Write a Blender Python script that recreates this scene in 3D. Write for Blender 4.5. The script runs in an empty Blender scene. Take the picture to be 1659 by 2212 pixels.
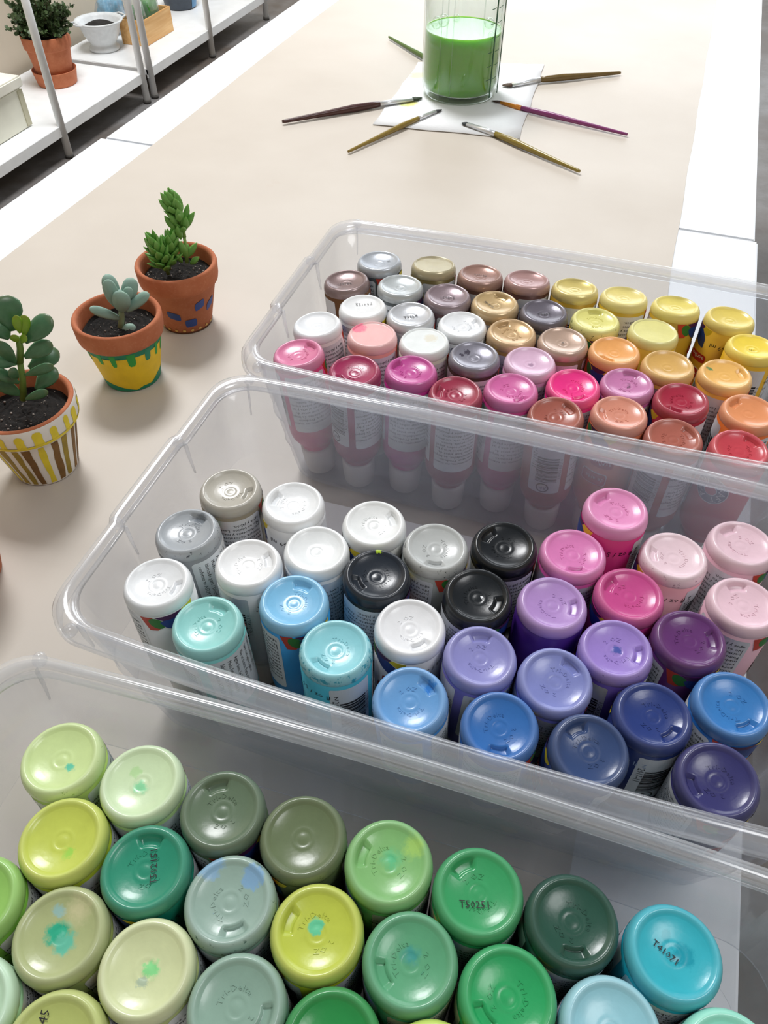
import bpy, bmesh, math, random
from mathutils import Vector, Matrix, Quaternion
ZT = 0.75                      # table height; everything is laid out with the table top at z = 0 and lifted by ZT at the end
scene = bpy.context.scene
COL = scene.collection
PI = math.pi
rad = math.radians
# ------------------------------------------------------------------ camera
cam_d = bpy.data.cameras.new('camera'); cam = bpy.data.objects.new('camera', cam_d); COL.objects.link(cam)
scene.camera = cam
cam_d.sensor_fit = 'VERTICAL'; cam_d.sensor_height = 36.0; cam_d.lens = 1689.98 / 2212 * 36.0
cam_d.clip_start = 0.01; cam_d.clip_end = 60
R = ((0.9476989695660516, 0.3191029347762137, 0.006322981942985308),
     (0.23906852893240993, -0.6966021303612486, -0.6764552538418661),
     (-0.21145425405400886, 0.6425875730150542, -0.7364565903358359))
mw = Matrix(((R[0][0], -R[1][0], -R[2][0], 0), (R[0][1], -R[1][1], -R[2][1], 0), (R[0][2], -R[1][2], -R[2][2], 0.3964 + ZT), (0, 0, 0, 1)))
cam.matrix_world = mw
# ------------------------------------------------------------------ light and exposure
w = bpy.data.worlds.new('world'); scene.world = w; w.use_nodes = True
bg = w.node_tree.nodes['Background']; bg.inputs[0].default_value = (0.90, 0.95, 1.0, 1); bg.inputs[1].default_value = 0.23
def area(name, loc, target, sx, sy, power, col=(1, 1, 1)):
    d = bpy.data.lights.new(name, 'AREA'); d.shape = 'RECTANGLE'; d.size = sx; d.size_y = sy; d.energy = power; d.color = col
    o = bpy.data.objects.new(name, d); COL.objects.link(o)
    o.location = Vector(loc) + Vector((0, 0, ZT)); v = Vector(target) - Vector(loc)
    o.rotation_euler = v.to_track_quat('-Z', 'Y').to_euler(); return o
area('window_light', (-0.4, 6.3, 1.25), (-0.2, 0.6, 0.0), 3.6, 1.9, 112, (0.90, 0.95, 1.0))
area('ceiling_lamp_light', (-1.25, 2.15, 2.6), (-1.25, 2.15, 0.0), 0.85, 0.85, 108, (0.985, 0.99, 1.0))
area('ceiling_lamp_light', (0.95, 0.25, 2.05), (0.95, 0.25, 0.0), 0.7, 0.7, 16, (0.985, 0.99, 1.0))
scene.view_settings.view_transform = 'Standard'; scene.view_settings.look = 'None'
scene.view_settings.gamma = 1.0; scene.view_settings.exposure = 0.0; scene.view_settings.use_curve_mapping = False
scene.cycles.transparent_max_bounces = 32; scene.cycles.max_bounces = 8; scene.cycles.diffuse_bounces = 4
scene.cycles.glossy_bounces = 4; scene.cycles.transmission_bounces = 6
scene.cycles.caustics_reflective = False; scene.cycles.caustics_refractive = False
scene.cycles.use_denoising = True
# ------------------------------------------------------------------ helpers
def hx(s):
    s = s.lstrip('#'); out = []
    for i in (0, 2, 4):
        c = int(s[i:i + 2], 16) / 255; out.append(c / 12.92 if c <= 0.04045 else ((c + 0.055) / 1.055) ** 2.4)
    return tuple(out) + (1.0,)
class NT:
    """Small node-tree builder."""
    def __init__(s, name):
        s.m = bpy.data.materials.new(name); s.m.use_nodes = True; s.t = s.m.node_tree; s.n = s.t.nodes; s.l = s.t.links; s.n.clear()
        s.out = s.n.new('ShaderNodeOutputMaterial')
    def node(s, typ, ins=None, **kw):
        nd = s.n.new(typ)
        for k, v in kw.items(): setattr(nd, k, v)
        for k, v in (ins or {}).items(): s.put(nd.inputs[k], v)
        return nd
    def put(s, sock, v):
        if hasattr(v, 'is_linked') or hasattr(v, 'links'): s.l.new(v, sock)
        else: sock.default_value = v
    def math(s, op, a, b=0.0, clamp=False):
        nd = s.n.new('ShaderNodeMath'); nd.operation = op; nd.use_clamp = clamp; s.put(nd.inputs[0], a); s.put(nd.inputs[1], b); return nd.outputs[0]
    def mix(s, f, a, b):
        nd = s.n.new('ShaderNodeMix'); nd.data_type = 'RGBA'; s.put(nd.inputs[0], f); s.put(nd.inputs[6], a); s.put(nd.inputs[7], b); return nd.outputs[2]
    def noise(s, scale, detail=3.0, vec=None, rough=0.5):
        nd = s.n.new('ShaderNodeTexNoise'); nd.inputs['Scale'].default_value = scale; nd.inputs['Detail'].default_value = detail; nd.inputs['Roughness'].default_value = rough
        if vec is not None: s.l.new(vec, nd.inputs['Vector'])
        return nd.outputs['Fac']
    def obj(s): return s.node('ShaderNodeTexCoord').outputs['Object']
    def step(s, v, a, b):
        nd = s.n.new('ShaderNodeMapRange'); nd.clamp = True; nd.inputs['From Min'].default_value = a; nd.inputs['From Max'].default_value = b; s.put(nd.inputs['Value'], v); return nd.outputs['Result']
    def bsdf(s, col, rough=0.5, **kw):
        p = s.n.new('ShaderNodeBsdfPrincipled'); s.put(p.inputs['Base Color'], col); s.put(p.inputs['Roughness'], rough)
        for k, v in kw.items(): s.put(p.inputs[k.replace('_', ' ')], v)
        s.l.new(p.outputs[0], s.out.inputs[0]); return p
    def bump(s, p, h, strength=0.3, dist=0.001):
        b = s.n.new('ShaderNodeBump'); b.inputs['Strength'].default_value = strength; b.inputs['Distance'].default_value = dist
        s.l.new(h, b.inputs['Height']); s.l.new(b.outputs[0], p.inputs['Normal'])
_mc = {}
def plain(hexcol, rough=0.5, var=0.0, scale=40.0, name=None, **kw):
    key = (hexcol, rough, var, scale, tuple(sorted(kw.items())))
    if key in _mc: return _mc[key]
    t = NT(name or 'paint'); c = hx(hexcol)
    if var:
        n = t.noise(scale, 4, t.obj()); d = tuple(x * (1 - var) for x in c[:3]) + (1,); u = tuple(min(1, x * (1 + var)) for x in c[:3]) + (1,)
        c = t.mix(t.step(n, 0.35, 0.65), d, u)
    t.bsdf(c, rough, **kw); _mc[key] = t.m; return t.m
def link(name, me, mat=None, parent=None, smooth=True, label=None):
    if isinstance(me, bmesh.types.BMesh):
        bm = me; me = bpy.data.meshes.new(name); bm.normal_update(); bm.to_mesh(me); bm.free()
        if smooth: me.shade_smooth()
    o = bpy.data.objects.new(name, me); COL.objects.link(o)
    if mat is not None:
        for m in (mat if isinstance(mat, (list, tuple)) else [mat]): me.materials.append(m)
    if parent is not None: o.parent = parent
    if label: o['label'] = label
    return o
def tag(o, label, cat, group=None, kind=None):
    o['label'] = label
    if cat: o['category'] = cat
    if group: o['group'] = group
    if kind: o['kind'] = kind
    return o
def thing(name, label, cat, loc=(0, 0, 0), group=None):
    o = bpy.data.objects.new(name, None); COL.objects.link(o); o.location = loc; o.empty_display_size = 0.02
    return tag(o, label, cat, group)
def share(name, me, parent, mat=None):
    """A part that shares mesh data; its colour sits on the object."""
    o = bpy.data.objects.new(name, me); COL.objects.link(o); o.parent = parent
    if mat is not None: o.material_slots[0].link = 'OBJECT'; o.material_slots[0].material = mat
    return o
def lathe(prof, seg=48, mod=None, close=False):
    """Surface of revolution about z; prof is [(r, z)]; mod(r, z, ang) -> z shift."""
    bm = bmesh.new(); rings = []
    for r, z in prof:
        if r < 1e-7: rings.append([bm.verts.new((0, 0, z + (mod(0, z, 0) if mod else 0)))])
        else: rings.append([bm.verts.new((r * math.cos(2 * PI * k / seg), r * math.sin(2 * PI * k / seg), z + (mod(r, z, 2 * PI * k / seg) if mod else 0))) for k in range(seg)])
    for a, b in zip(rings, rings[1:]):
        for k in range(seg):
            q = (k + 1) % seg
            if len(a) == 1 and len(b) == 1: continue
            if len(a) == 1: bm.faces.new((a[0], b[q], b[k]))
            elif len(b) == 1: bm.faces.new((a[k], a[q], b[0]))
            else: bm.faces.new((a[k], a[q], b[q], b[k]))
    if close:
        a, b = rings[-1], rings[0]
        for k in range(seg): bm.faces.new((a[k], a[(k + 1) % seg], b[(k + 1) % seg], b[k]))
    bmesh.ops.recalc_face_normals(bm, faces=bm.faces); return bm
def box(bm, lo, hi, bev=0.0, mat=None):
    vs = [bm.verts.new((x, y, z)) for z in (lo[2], hi[2]) for x, y in ((lo[0], lo[1]), (hi[0], lo[1]), (hi[0], hi[1]), (lo[0], hi[1]))]
    fs = [bm.faces.new([vs[i] for i in q]) for q in ((3, 2, 1, 0), (4, 5, 6, 7), (0, 1, 5, 4), (1, 2, 6, 5), (2, 3, 7, 6), (3, 0, 4, 7))]
    if bev: bmesh.ops.bevel(bm, geom=list({e for f in fs for e in f.edges}), offset=bev, segments=2, affect='EDGES')
    return bm
def tube(bm, pts, rads, seg=10, cap=True):
    rings = []; prev = None
    for i, p in enumerate(pts):
        p = Vector(p); d = (Vector(pts[min(i + 1, len(pts) - 1)]) - Vector(pts[max(i - 1, 0)])).normalized()
        ref = Vector((0, 0, 1)) if abs(d.z) < 0.9 else Vector((1, 0, 0))
        u = d.cross(ref).normalized() if prev is None else (prev - d * prev.dot(d)).normalized(); prev = u; v = d.cross(u)
        r = rads[i] if hasattr(rads, '__len__') else rads
        rr = r if isinstance(r, tuple) else (r, r)
        rings.append([bm.verts.new(p + u * rr[0] * math.cos(2 * PI * k / seg) + v * rr[1] * math.sin(2 * PI * k / seg)) for k in range(seg)])
    for a, b in zip(rings, rings[1:]):
        for k in range(seg): bm.faces.new((a[k], a[(k + 1) % seg], b[(k + 1) % seg], b[k]))
    if cap: bm.faces.new(rings[0][::-1]); bm.faces.new(rings[-1])
    bmesh.ops.recalc_face_normals(bm, faces=bm.faces); return bm
def text_polys(s, size, align='LEFT', res=1, extrude=0.0):
    """Flat lettering from the built-in font as a mesh datablock (verts, faces)."""
    cu = bpy.data.curves.new('lettering', 'FONT'); cu.body = s; cu.size = size; cu.align_x = align; cu.resolution_u = res; cu.extrude = extrude
    ob = bpy.data.objects.new('lettering', cu); COL.objects.link(ob)
    me = bpy.data.meshes.new_from_object(ob.evaluated_get(bpy.context.evaluated_depsgraph_get()))
    v = [tuple(x.co) for x in me.vertices]; f = [tuple(p.vertices) for p in me.polygons]
    bpy.data.objects.remove(ob); bpy.data.curves.remove(cu); bpy.data.meshes.remove(me); return v, f
def wrap(polys, fn, step=None):
    """polys: [(points2d, material index)] -> bmesh cut every `step` along u and bent through fn(u, v)."""
    bm = bmesh.new()
    for pts, mi in polys:
        f = bm.faces.new([bm.verts.new((p[0], p[1], mi * 1e-3)) for p in pts]); f.material_index = mi
    bmesh.ops.triangulate(bm, faces=bm.faces)
    if step:
        us = [v.co.x for v in bm.verts]; k = math.ceil(min(us) / step)
        while k * step < max(us):
            bmesh.ops.bisect_plane(bm, geom=bm.verts[:] + bm.edges[:] + bm.faces[:], plane_co=(k * step, 0, 0), plane_no=(1, 0, 0)); k += 1
    for v in bm.verts: v.co = fn(v.co.x, v.co.y, v.co.z)
    return bm
def rrect(x0, y0, x1, y1, r, n=4):
    out = []
    for cx, cy, a in ((x1 - r, y1 - r, 0), (x0 + r, y1 - r, 90), (x0 + r, y0 + r, 180), (x1 - r, y0 + r, 270)):
        out += [(cx + r * math.cos(rad(a + 90 * k / n)), cy + r * math.sin(rad(a + 90 * k / n))) for k in range(n + 1)]
    return out
def ellipse(cx, cy, a, b, rot=0, n=16):
    c, s = math.cos(rad(rot)), math.sin(rad(rot))
    return [(cx + a * math.cos(t) * c - b * math.sin(t) * s, cy + a * math.cos(t) * s + b * math.sin(t) * c) for t in (2 * PI * k / n for k in range(n))]
def scene_bm(bm, parts):
    for v, f, tr in parts:
        vs = [bm.verts.new(tr(*p)) for p in v]
        for q in f:
            try: bm.faces.new([vs[i] for i in q])
            except ValueError: pass
    return bm
# ------------------------------------------------------------------ the setting: floor, walls, window, ceiling lamps
t = NT('concrete'); o_ = t.obj(); n1 = t.noise(2.2, 6, o_, 0.6); n2 = t.noise(14, 5, o_, 0.65)
c = t.mix(t.step(n1, 0.38, 0.62), hx('574d45'), hx('7d7c7c')); c = t.mix(t.math('MULTIPLY', t.step(n2, 0.45, 0.75), 0.55), c, hx('4f4a45'))
p = t.bsdf(c, 0.55); t.bump(p, n2, 0.2, 0.004); CONCRETE = t.m
bm = bmesh.new(); box(bm, (-2.42, -1.6, -0.80), (2.6, 6.6, -0.75)); tag(link('floor', bm, CONCRETE, smooth=False), 'mottled grey concrete floor', None, kind='structure')
t = NT('plaster'); o_ = t.obj(); n1 = t.noise(1.6, 4, o_); c = t.mix(t.step(n1, 0.35, 0.65), hx('c8bdaa'), hx('d5cab8')); p = t.bsdf(c, 0.85); t.bump(p, t.noise(60, 4, o_), 0.15, 0.003); PLASTER = t.m
bm = bmesh.new(); box(bm, (-2.42, -1.6, -0.75), (-2.30, 6.6, 2.95)); tag(link('wall_left', bm, PLASTER, smooth=False), 'plain beige wall behind the white shelves', None, kind='structure')
bm = bmesh.new()
for lo, hi in (((-2.30, 6.5, -0.75), (2.6, 6.6, 0.28)), ((-2.30, 6.5, 2.22), (2.6, 6.6, 2.95)), ((-2.30, 6.5, 0.28), (-2.22, 6.6, 2.22)), ((1.42, 6.5, 0.28), (2.6, 6.6, 2.22))): box(bm, lo, hi)
tag(link('wall_back', bm, PLASTER, smooth=False), 'beige far wall with a wide window', None, kind='structure')
bm = bmesh.new(); box(bm, (2.6, -1.6, -0.75), (2.72, 6.6, 2.95)); tag(link('wall_right', bm, PLASTER, smooth=False), 'plain beige wall on the aisle side', None, kind='structure')
bm = bmesh.new(); box(bm, (-2.30, -1.72, -0.75), (2.6, -1.6, 2.95)); tag(link('wall_front', bm, PLASTER, smooth=False), 'plain beige wall behind the photographer', None, kind='structure')
wf = thing('window_1', 'wide daylight window in the far wall', None, (-0.4, 6.55, 0.28)); wf['kind'] = 'structure'
for lo, hi in (((-1.82, -0.03, 0), (-1.76, 0.03, 1.94)), ((1.76, -0.03, 0), (1.82, 0.03, 1.94)), ((-0.03, -0.03, 0), (0.03, 0.03, 1.94)), ((-1.76, -0.03, 0), (1.76, 0.03, 0.06)), ((-1.76, -0.03, 1.88), (1.76, 0.03, 1.94))):
    bm = bmesh.new(); box(bm, lo, hi, 0.004); link('window_bar', bm, plain('f2f2f0', 0.4), wf, smooth=False)
# ------------------------------------------------------------------ tables and kraft paper
t = NT('white laminate'); o_ = t.obj(); p = t.bsdf(t.mix(t.noise(3, 2, o_), hx('dfe3e9'), hx('e8ebf0')), 0.32); LAMINATE = t.m
WHITE_METAL = plain('e9ebec', 0.38, 0.03, 20, 'white metal')
def table(x0, x1, y0, y1, label):
    o = thing('table', label, 'table', ((x0 + x1) / 2, (y0 + y1) / 2, -0.75), 'white work tables under the kraft paper')
    hxx, hy = (x1 - x0) / 2, (y1 - y0) / 2
    bm = bmesh.new(); box(bm, (-hxx, -hy, 0.718), (hxx, hy, 0.75), 0.0015); link('table_top', bm, LAMINATE, o, smooth=False)
    for sx in (-1, 1):
        for sy in (-1, 1):
            bm = bmesh.new(); tube(bm, [(sx * (hxx - .06), sy * (hy - .06), 0), (sx * (hxx - .06), sy * (hy - .06), 0.718)], 0.018, 14); link('leg', bm, WHITE_METAL, o)
    return o
table(-0.639, 0.1262, -0.36, 0.8215, 'near white laminate table carrying the three plastic bins')
table(-0.634, 0.1234, 0.8235, 2.35, 'far white laminate table carrying the jar of green water')
t = NT('kraft paper'); o_ = t.obj(); n1 = t.noise(5, 5, o_); n2 = t.noise(900, 3, o_)
c = t.mix(t.step(n1, 0.35, 0.65), hx('c0b7ac'), hx('cac2b8')); c = t.mix(t.math('MULTIPLY', n2, 0.18), c, hx('b8ac9d'))
c = t.mix(t.math('MULTIPLY', t.step(t.noise(11, 6, o_, 0.7), 0.66, 0.78), 0.22), c, hx('b59a86'))
p = t.bsdf(c, 0.5); t.bump(p, n1, 0.25, 0.004); KRAFT = t.m
bm = bmesh.new(); g = []; NX, NY = 24, 90
rng = random.Random(5)
for j in range(NY + 1):
    y = -0.34 + 2.66 * j / NY
    g.append([bm.verts.new((-0.5695 + 0.617 * i / NX + (0.0015 * math.sin(y * 9) if i == 0 else 0) + (0.0006 * math.sin(y * 31) if i == NX else 0), y, 0.00035 + (0.00025 * (1 + math.sin(y * 7 + i * .9)) if y > 0.62 else 0))) for i in range(NX + 1)])
for a, b in zip(g, g[1:]):
    for i in range(NX): bm.faces.new((a[i], a[i + 1], b[i + 1], b[i]))
tag(link('kraft_paper', bm, KRAFT), 'long sheet of tan kraft paper spread over both white tables', 'paper')
# ------------------------------------------------------------------ clear plastic bins
def clear_plastic(name, haze, gloss, tint=(0.95, 0.965, 0.985, 1), diff=(0.78, 0.81, 0.88, 1), rough=0.1, edge=0.5, trl=0.4):
    t = NT(name)
    tr = t.node('ShaderNodeBsdfTransparent', {'Color': tint})
    df = t.node('ShaderNodeBsdfDiffuse', {'Color': diff}); tl = t.node('ShaderNodeBsdfTranslucent', {'Color': diff})
    m1 = t.node('ShaderNodeMixShader', {0: trl, 1: df.outputs[0], 2: tl.outputs[0]})
    lw = t.node('ShaderNodeLayerWeight', {'Blend': 0.5}).outputs['Facing']
    hz = t.math('ADD', haze, t.math('MULTIPLY', t.math('POWER', lw, 3.0), edge * 0.5), True)
    m2 = t.node('ShaderNodeMixShader', {0: hz, 1: tr.outputs[0], 2: m1.outputs[0]})
    gl = t.node('ShaderNodeBsdfGlossy', {'Color': (1, 1, 1, 1), 'Roughness': rough})
    fr = t.math('ADD', gloss, t.math('MULTIPLY', t.math('POWER', lw, 4.0), edge), True)
    m3 = t.node('ShaderNodeMixShader', {0: fr, 1: m2.outputs[0], 2: gl.outputs[0]})
    t.l.new(m3.outputs[0], t.out.inputs[0]); return t.m
BIN_WALL = clear_plastic('clear bin plastic', 0.10, 0.022, tint=(0.972, 0.98, 0.995, 1), diff=(0.70, 0.76, 0.88, 1), edge=0.22)
BIN_RIM = clear_plastic('milky bin rim plastic', 0.19, 0.06, tint=(0.985, 0.988, 0.995, 1), diff=(0.93, 0.945, 0.98, 1), rough=0.14, edge=0.42, trl=0.6)
HX, HY, BOW, HR = 0.168, 0.0927, 0.005, 0.112
def outline(ins, bump=0.0, rc=0.020, n=9):
    """Closed rounded rectangle with softly bowed long sides; `bump` pushes a grip panel out of both short sides."""
    hx_, hy_ = HX - ins, HY - ins; pts = []
    def bow(x): return BOW * max(0.0, 1 - (x / HX) ** 2)
    def side(y): return bump * max(0.0, min(1.0, (0.033 - abs(y)) / 0.004)) if bump else 0.0
    ys = [-hy_ + rc + 1e-4, -0.045, -0.033, -0.031, -0.029, -0.02, 0, 0.02, 0.029, 0.031, 0.033, 0.045, hy_ - rc - 1e-4]
    xs = [hx_ - rc - (2 * (hx_ - rc)) * k / 24 for k in range(1, 24)]
    for y in ys: pts.append((hx_ + side(y), y))
    for k in range(n + 1): a = rad(90 * k / n); pts.append((hx_ - rc + rc * math.cos(a), hy_ - rc + rc * math.sin(a) + bow(hx_ - rc)))
    for x in xs: pts.append((x, hy_ + bow(x)))
    for k in range(n + 1): a = rad(90 + 90 * k / n); pts.append((-hx_ + rc + rc * math.cos(a), hy_ - rc + rc * math.sin(a) + bow(hx_ - rc)))
    for y in ys[::-1]: pts.append((-hx_ - side(y), y))
    for k in range(n + 1): a = rad(180 + 90 * k / n); pts.append((-hx_ + rc + rc * math.cos(a), -hy_ + rc + rc * math.sin(a) - bow(hx_ - rc)))
    for x in xs[::-1]: pts.append((x, -hy_ - bow(x)))
    for k in range(n + 1): a = rad(270 + 90 * k / n); pts.append((hx_ - rc + rc * math.cos(a), -hy_ + rc + rc * math.sin(a) - bow(hx_ - rc)))
    return pts
def wall_ins(z): return 0.0044 + 0.016 * (0.110 - z) / 0.110
def loft(rings, cap=None):
    bm = bmesh.new(); vr = [[bm.verts.new((x, y, z)) for x, y in pts] for pts, z in rings]; n = len(vr[0])
    for a, b in zip(vr, vr[1:]):
        for k in range(n): bm.faces.new((a[k], a[(k + 1) % n], b[(k + 1) % n], b[k]))
    return bm, vr
def bin_meshes():
    bp = 0.0022; rings = []
    for z, e in ((0.0048, 0), (0.034, 0), (0.0352, .0007), (0.0364, 0), (0.060, 0), (0.0610, .0009), (0.0622, .0009), (0.0632, 0), (0.1085, 0)): rings.append((outline(wall_ins(z) - e, bp), z))       # outside, with two moulded ridges
    rings.insert(0, (outline(wall_ins(0) + 0.0030, bp * .6), 0.0))
    for z in (0.1085, 0.06, 0.006): rings.append((outline(wall_ins(z) + 0.0013, bp), z))
    rings.append((outline(wall_ins(0) + 0.0045, bp * .6), 0.0014))
    bm, vr = loft(rings)
    bm.faces.new(vr[0][::-1]); bm.faces.new(vr[-1]); bmesh.ops.recalc_face_normals(bm, faces=bm.faces)
    bmesh.ops.triangulate(bm, faces=[f for f in bm.faces if len(f.verts) > 4])
    body = bpy.data.meshes.new('bin_body'); bm.to_mesh(body); bm.free(); body.shade_smooth(); body.materials.append(BIN_WALL)
    prof = [(0.0008, 0.1022), (0.0, 0.1024), (-0.0002, 0.1060), (0.0003, 0.1092), (0.0014, 0.1112), (0.0028, 0.1120), (0.0042, 0.1117), (0.0052, 0.1106), (0.0058, 0.1085), (0.0075, 0.1082), (0.0068, 0.1112), (0.0052, 0.1130), (0.0030, 0.1135), (0.0008, 0.1128), (-0.0008, 0.1100), (-0.0012, 0.1060), (-0.0011, 0.1018), (0.0008, 0.1016)]
    bm, vr = loft([(outline(i, bp), z) for i, z in prof + prof[:1]]); bmesh.ops.remove_doubles(bm, verts=bm.verts, dist=1e-6); bmesh.ops.recalc_face_normals(bm, faces=bm.faces)
    rim = bpy.data.meshes.new('bin_rim'); bm.to_mesh(rim); bm.free(); rim.shade_smooth(); rim.materials.append(BIN_RIM)
    bm = bmesh.new()                                               # latch stop: a knuckle on the rim with a thin rib below it
    for v, f in (((0, 0, 0.1112), 0.0042),):
        s = bmesh.ops.create_uvsphere(bm, u_segments=14, v_segments=8, radius=1.0); 
        for q in s['verts']: q.co = Vector((q.co.x * 0.0036, q.co.y * 0.0030, 0.1096 + q.co.z * 0.0034))
    tube(bm, [(0.0046, 0, 0.1090), (0.0052, 0, 0.099), (0.0066, 0, 0.0885)], [(0.0006, 0.0015), (0.0006, 0.0012), (0.0004, 0.0006)], 8)
    stop = bpy.data.meshes.new('latch_stop'); bm.to_mesh(stop); bm.free(); stop.shade_smooth(); stop.materials.append(BIN_RIM)
    return body, rim, stop
BODY_ME, RIM_ME, STOP_ME = bin_meshes()
def plastic_bin(x, y, yaw, label):
    o = thing('storage_bin', label, 'storage bin', (x, y, 0.0012), 'clear plastic bins of paint bottles'); o.rotation_euler.z = rad(yaw)
    share('bin_body', BODY_ME, o); share('rim', RIM_ME, o)
    for px, py, a in ((-HX + .0022, .031, 0), (-HX + .0022, -.031, 0), (HX - .0022, .031, 180), (HX - .0022, -.031, 180), (-HX + .016, HY - .0004, -75), (HX - .016, HY - .0004, -105), (-HX + .016, -HY + .0004, 75), (HX - .016, -HY + .0004, 105)):
        s = share('latch_stop', STOP_ME, o); s.location = (px, py, 0); s.rotation_euler.z = rad(a)
    return o
plastic_bin(-.0405, .4312, 1.15, 'farthest clear bin, holding pink, white, brown and yellow paint bottles')
plastic_bin(-.0375, .2325, 0.6, 'middle clear bin, holding white, black, pink, violet and blue paint bottles')
plastic_bin(-.0380, .0335, 1.4, 'nearest clear bin, holding green and turquoise paint bottles')
# a slip of white printed paper between the middle and the farthest bin
bm = bmesh.new(); vs = [bm.verts.new(q) for q in ((-.1620, .3130, .0007), (-.0490, .3140, .0007), (-.0500, .3425, .0007), (-.1630, .3410, .0007))]; bm.faces.new(vs)
r_ = bmesh.ops.extrude_face_region(bm, geom=bm.faces[:]); bmesh.ops.translate(bm, vec=(0, 0, .0003), verts=[v for v in r_['geom'] if isinstance(v, bmesh.types.BMVert)]); bmesh.ops.recalc_face_normals(bm, faces=bm.faces)
slip = tag(link('paper_slip', bm, plain('f1efee', 0.6), smooth=False), 'narrow white paper slip lying between the middle and farthest bins', 'paper')
# ------------------------------------------------------------------ paint bottles (they stand on their caps)
LB, RB = 0.0985, 0.0163
def dish(r):
    """Height of the hollowed bottle bottom at radius r."""
    pts = ((0, .09590), (.0014, .09580), (.0022, .09566), (.0030, .09570), (.0036, .09592), (.0042, .09580), (.0062, .0960), (.0085, .0964), (.0105, .0969), (.0120, .09745), (.0128, .0981), (.0134, .09848))
    for (a, za), (b, zb) in zip(pts, pts[1:]):
        if r <= b: return za + (zb - za) * (r - a) / (b - a)
    return pts[-1][1]
def base_mesh(kind):
    rr = [.0134, .0128, .0120, .0117, .0112, .0105, .0095, .0086, .0083, .0073, .0062, .0052, .0042, .0036, .0030, .0022, .0014, 0]
    if kind == 'flat': top = [(r, .0977 - .0004 * (1 - r / .0134)) for r in rr]
    else: top = [(r, dish(r)) for r in rr]
    prof = [(.01631, .0925), (.01638, .0929), (.01640, .0936), (.01632, .0946), (.01605, .0958), (.0156, .0970), (.0150, .0979), (.0143, .09845), (.01385, .0986)] + top
    def notch(r, z, a):
        if kind != 'notch' or not (.0083 <= r <= .0118): return 0
        d = abs((math.degrees(a) + 180) % 360 - 180)
        return -.0015 if (d < 21 and .0085 < r < .0118) else 0
    bm = lathe(prof, 72, notch); me = bpy.data.meshes.new('base'); bm.to_mesh(me); bm.free(); me.shade_smooth(); me.materials.append(None); return me
BASE_ME = {k: base_mesh(k) for k in ('notch', 'plain', 'flat')}
bm = lathe([(.0100, .0215), (.0103, .0245), (.0112, .0265), (.0135, .0295), (.0153, .0330), (.0161, .0365), (.0163, .0400), (.0163, .0928), (.0150, .0931)], 56); BOTTLE_ME = bpy.data.meshes.new('body'); bm.to_mesh(BOTTLE_ME); bm.free(); BOTTLE_ME.shade_smooth(); BOTTLE_ME.materials.append(None)
bm = lathe([(0, 0), (.0085, 0), (.0096, .0004), (.0103, .0014), (.0106, .0060), (.0107, .0066), (.0109, .0072), (.0114, .0200), (.0114, .0215), (.0108, .0222), (.0070, .0222), (0, .0222)], 40, lambda r, z, a: 0); CAP_ME = bpy.data.meshes.new('cap'); bm.to_mesh(CAP_ME); bm.free(); CAP_ME.shade_smooth(); CAP_ME.materials.append(None)
def cyl(r):
    def fn(u, v, d=0.0): a = u / RB; return Vector(((r + d) * math.cos(a), (r + d) * math.sin(a), (.0922 - v)))
    return fn
def to_mesh(name, bm, mats):
    me = bpy.data.meshes.new(name); bm.normal_update(); bm.to_mesh(me); bm.free()
    for m in mats: me.materials.append(m)
    return me
mm = lambda pts: [(x * .001, y * .001) for x, y in pts]
INK, WHITE_PRINT = plain('1d1c20', 0.6), plain('e9ecef', 0.6)
LABEL_W = plain('dfe2e6', 0.5); NAVY, REDP, GREENP, YELP, PURP, BADGE = plain('1f3f86', .5), plain('c2402f', .5), plain('2c7a35', .5), plain('e6cf2c', .5), plain('4a2150', .5), plain('b3241f', .5)
def on_label(s, size, u, v, rot=False, res=0, flip=1, align='LEFT', off=.00022):
    """Lettering on the wrap; u, v in mm, read with the bottle the right way up (so upside down here)."""
    vs, f = text_polys(s, size, align, res); fn = cyl(RB + off)
    def tr(x, y, z):
        if rot: return fn((u * .001 + y), v * .001 + x)
        return fn(u * .001 - x, v * .001 + y)
    return vs, f, tr
LINES = ['agua y jabón.', 'No es tóxico. Lave con', 'permanente y mezclable.', 'Pintura decorativa', 'madera, tela, cerámica,', 'yeso, arcilla, lienzo,', 'para usar sobre papel,', 'utilizar en el arte y las', 'Agitar bien antes de', 'manualidades. Se limpia', 'con agua. Producto', 'permanente, no tóxico.']
bm = wrap([(mm(rrect(-14, 2.2, 14, 47, 2)), 0)], lambda u, v, m: cyl(RB + .00012)(u, v), .0016); INFO_ME = to_mesh('info_label', bm, [LABEL_W])
parts = [on_label(s, .00285, 12.5, 5.6 + 3.0 * i) for i, s in enumerate(LINES)]
bm = scene_bm(bmesh.new(), parts); FINE_ME = to_mesh('fine_print', bm, [INK])
SIDE = ['conforms to ASTM D-4236', 'fabricado para / Distribuido por', 'Made for / Distributed by', 'Agitar bien. Se limpia con agua', 'No es tóxico. Para madera y tela', 'lave con agua y jabón', 'Pintura acrílica 2 fl oz']
bm = scene_bm(bmesh.new(), [on_label(s, .0029, -11.0 + 3.5 * i, 5.0, True) for i, s in enumerate(SIDE)]); FINE2_ME = to_mesh('fine_print', bm, [INK])
rng = random.Random(11); bars = []; v = 14.5
while v < 36: 
    h = rng.choice((.35, .5, .9, 1.3)); bars.append((mm([(-6, v), (7, v), (7, v + h), (-6, v + h)]), 0)); v += h + rng.choice((.3, .45, .7))
bm = wrap([(mm(rrect(-10.5, 2.5, 9.5, 46, 1.2)), 0)], lambda u, v, m: cyl(RB + .00012)(u, v), .0016); BARLAB_ME = to_mesh('barcode_label', bm, [LABEL_W])
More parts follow.
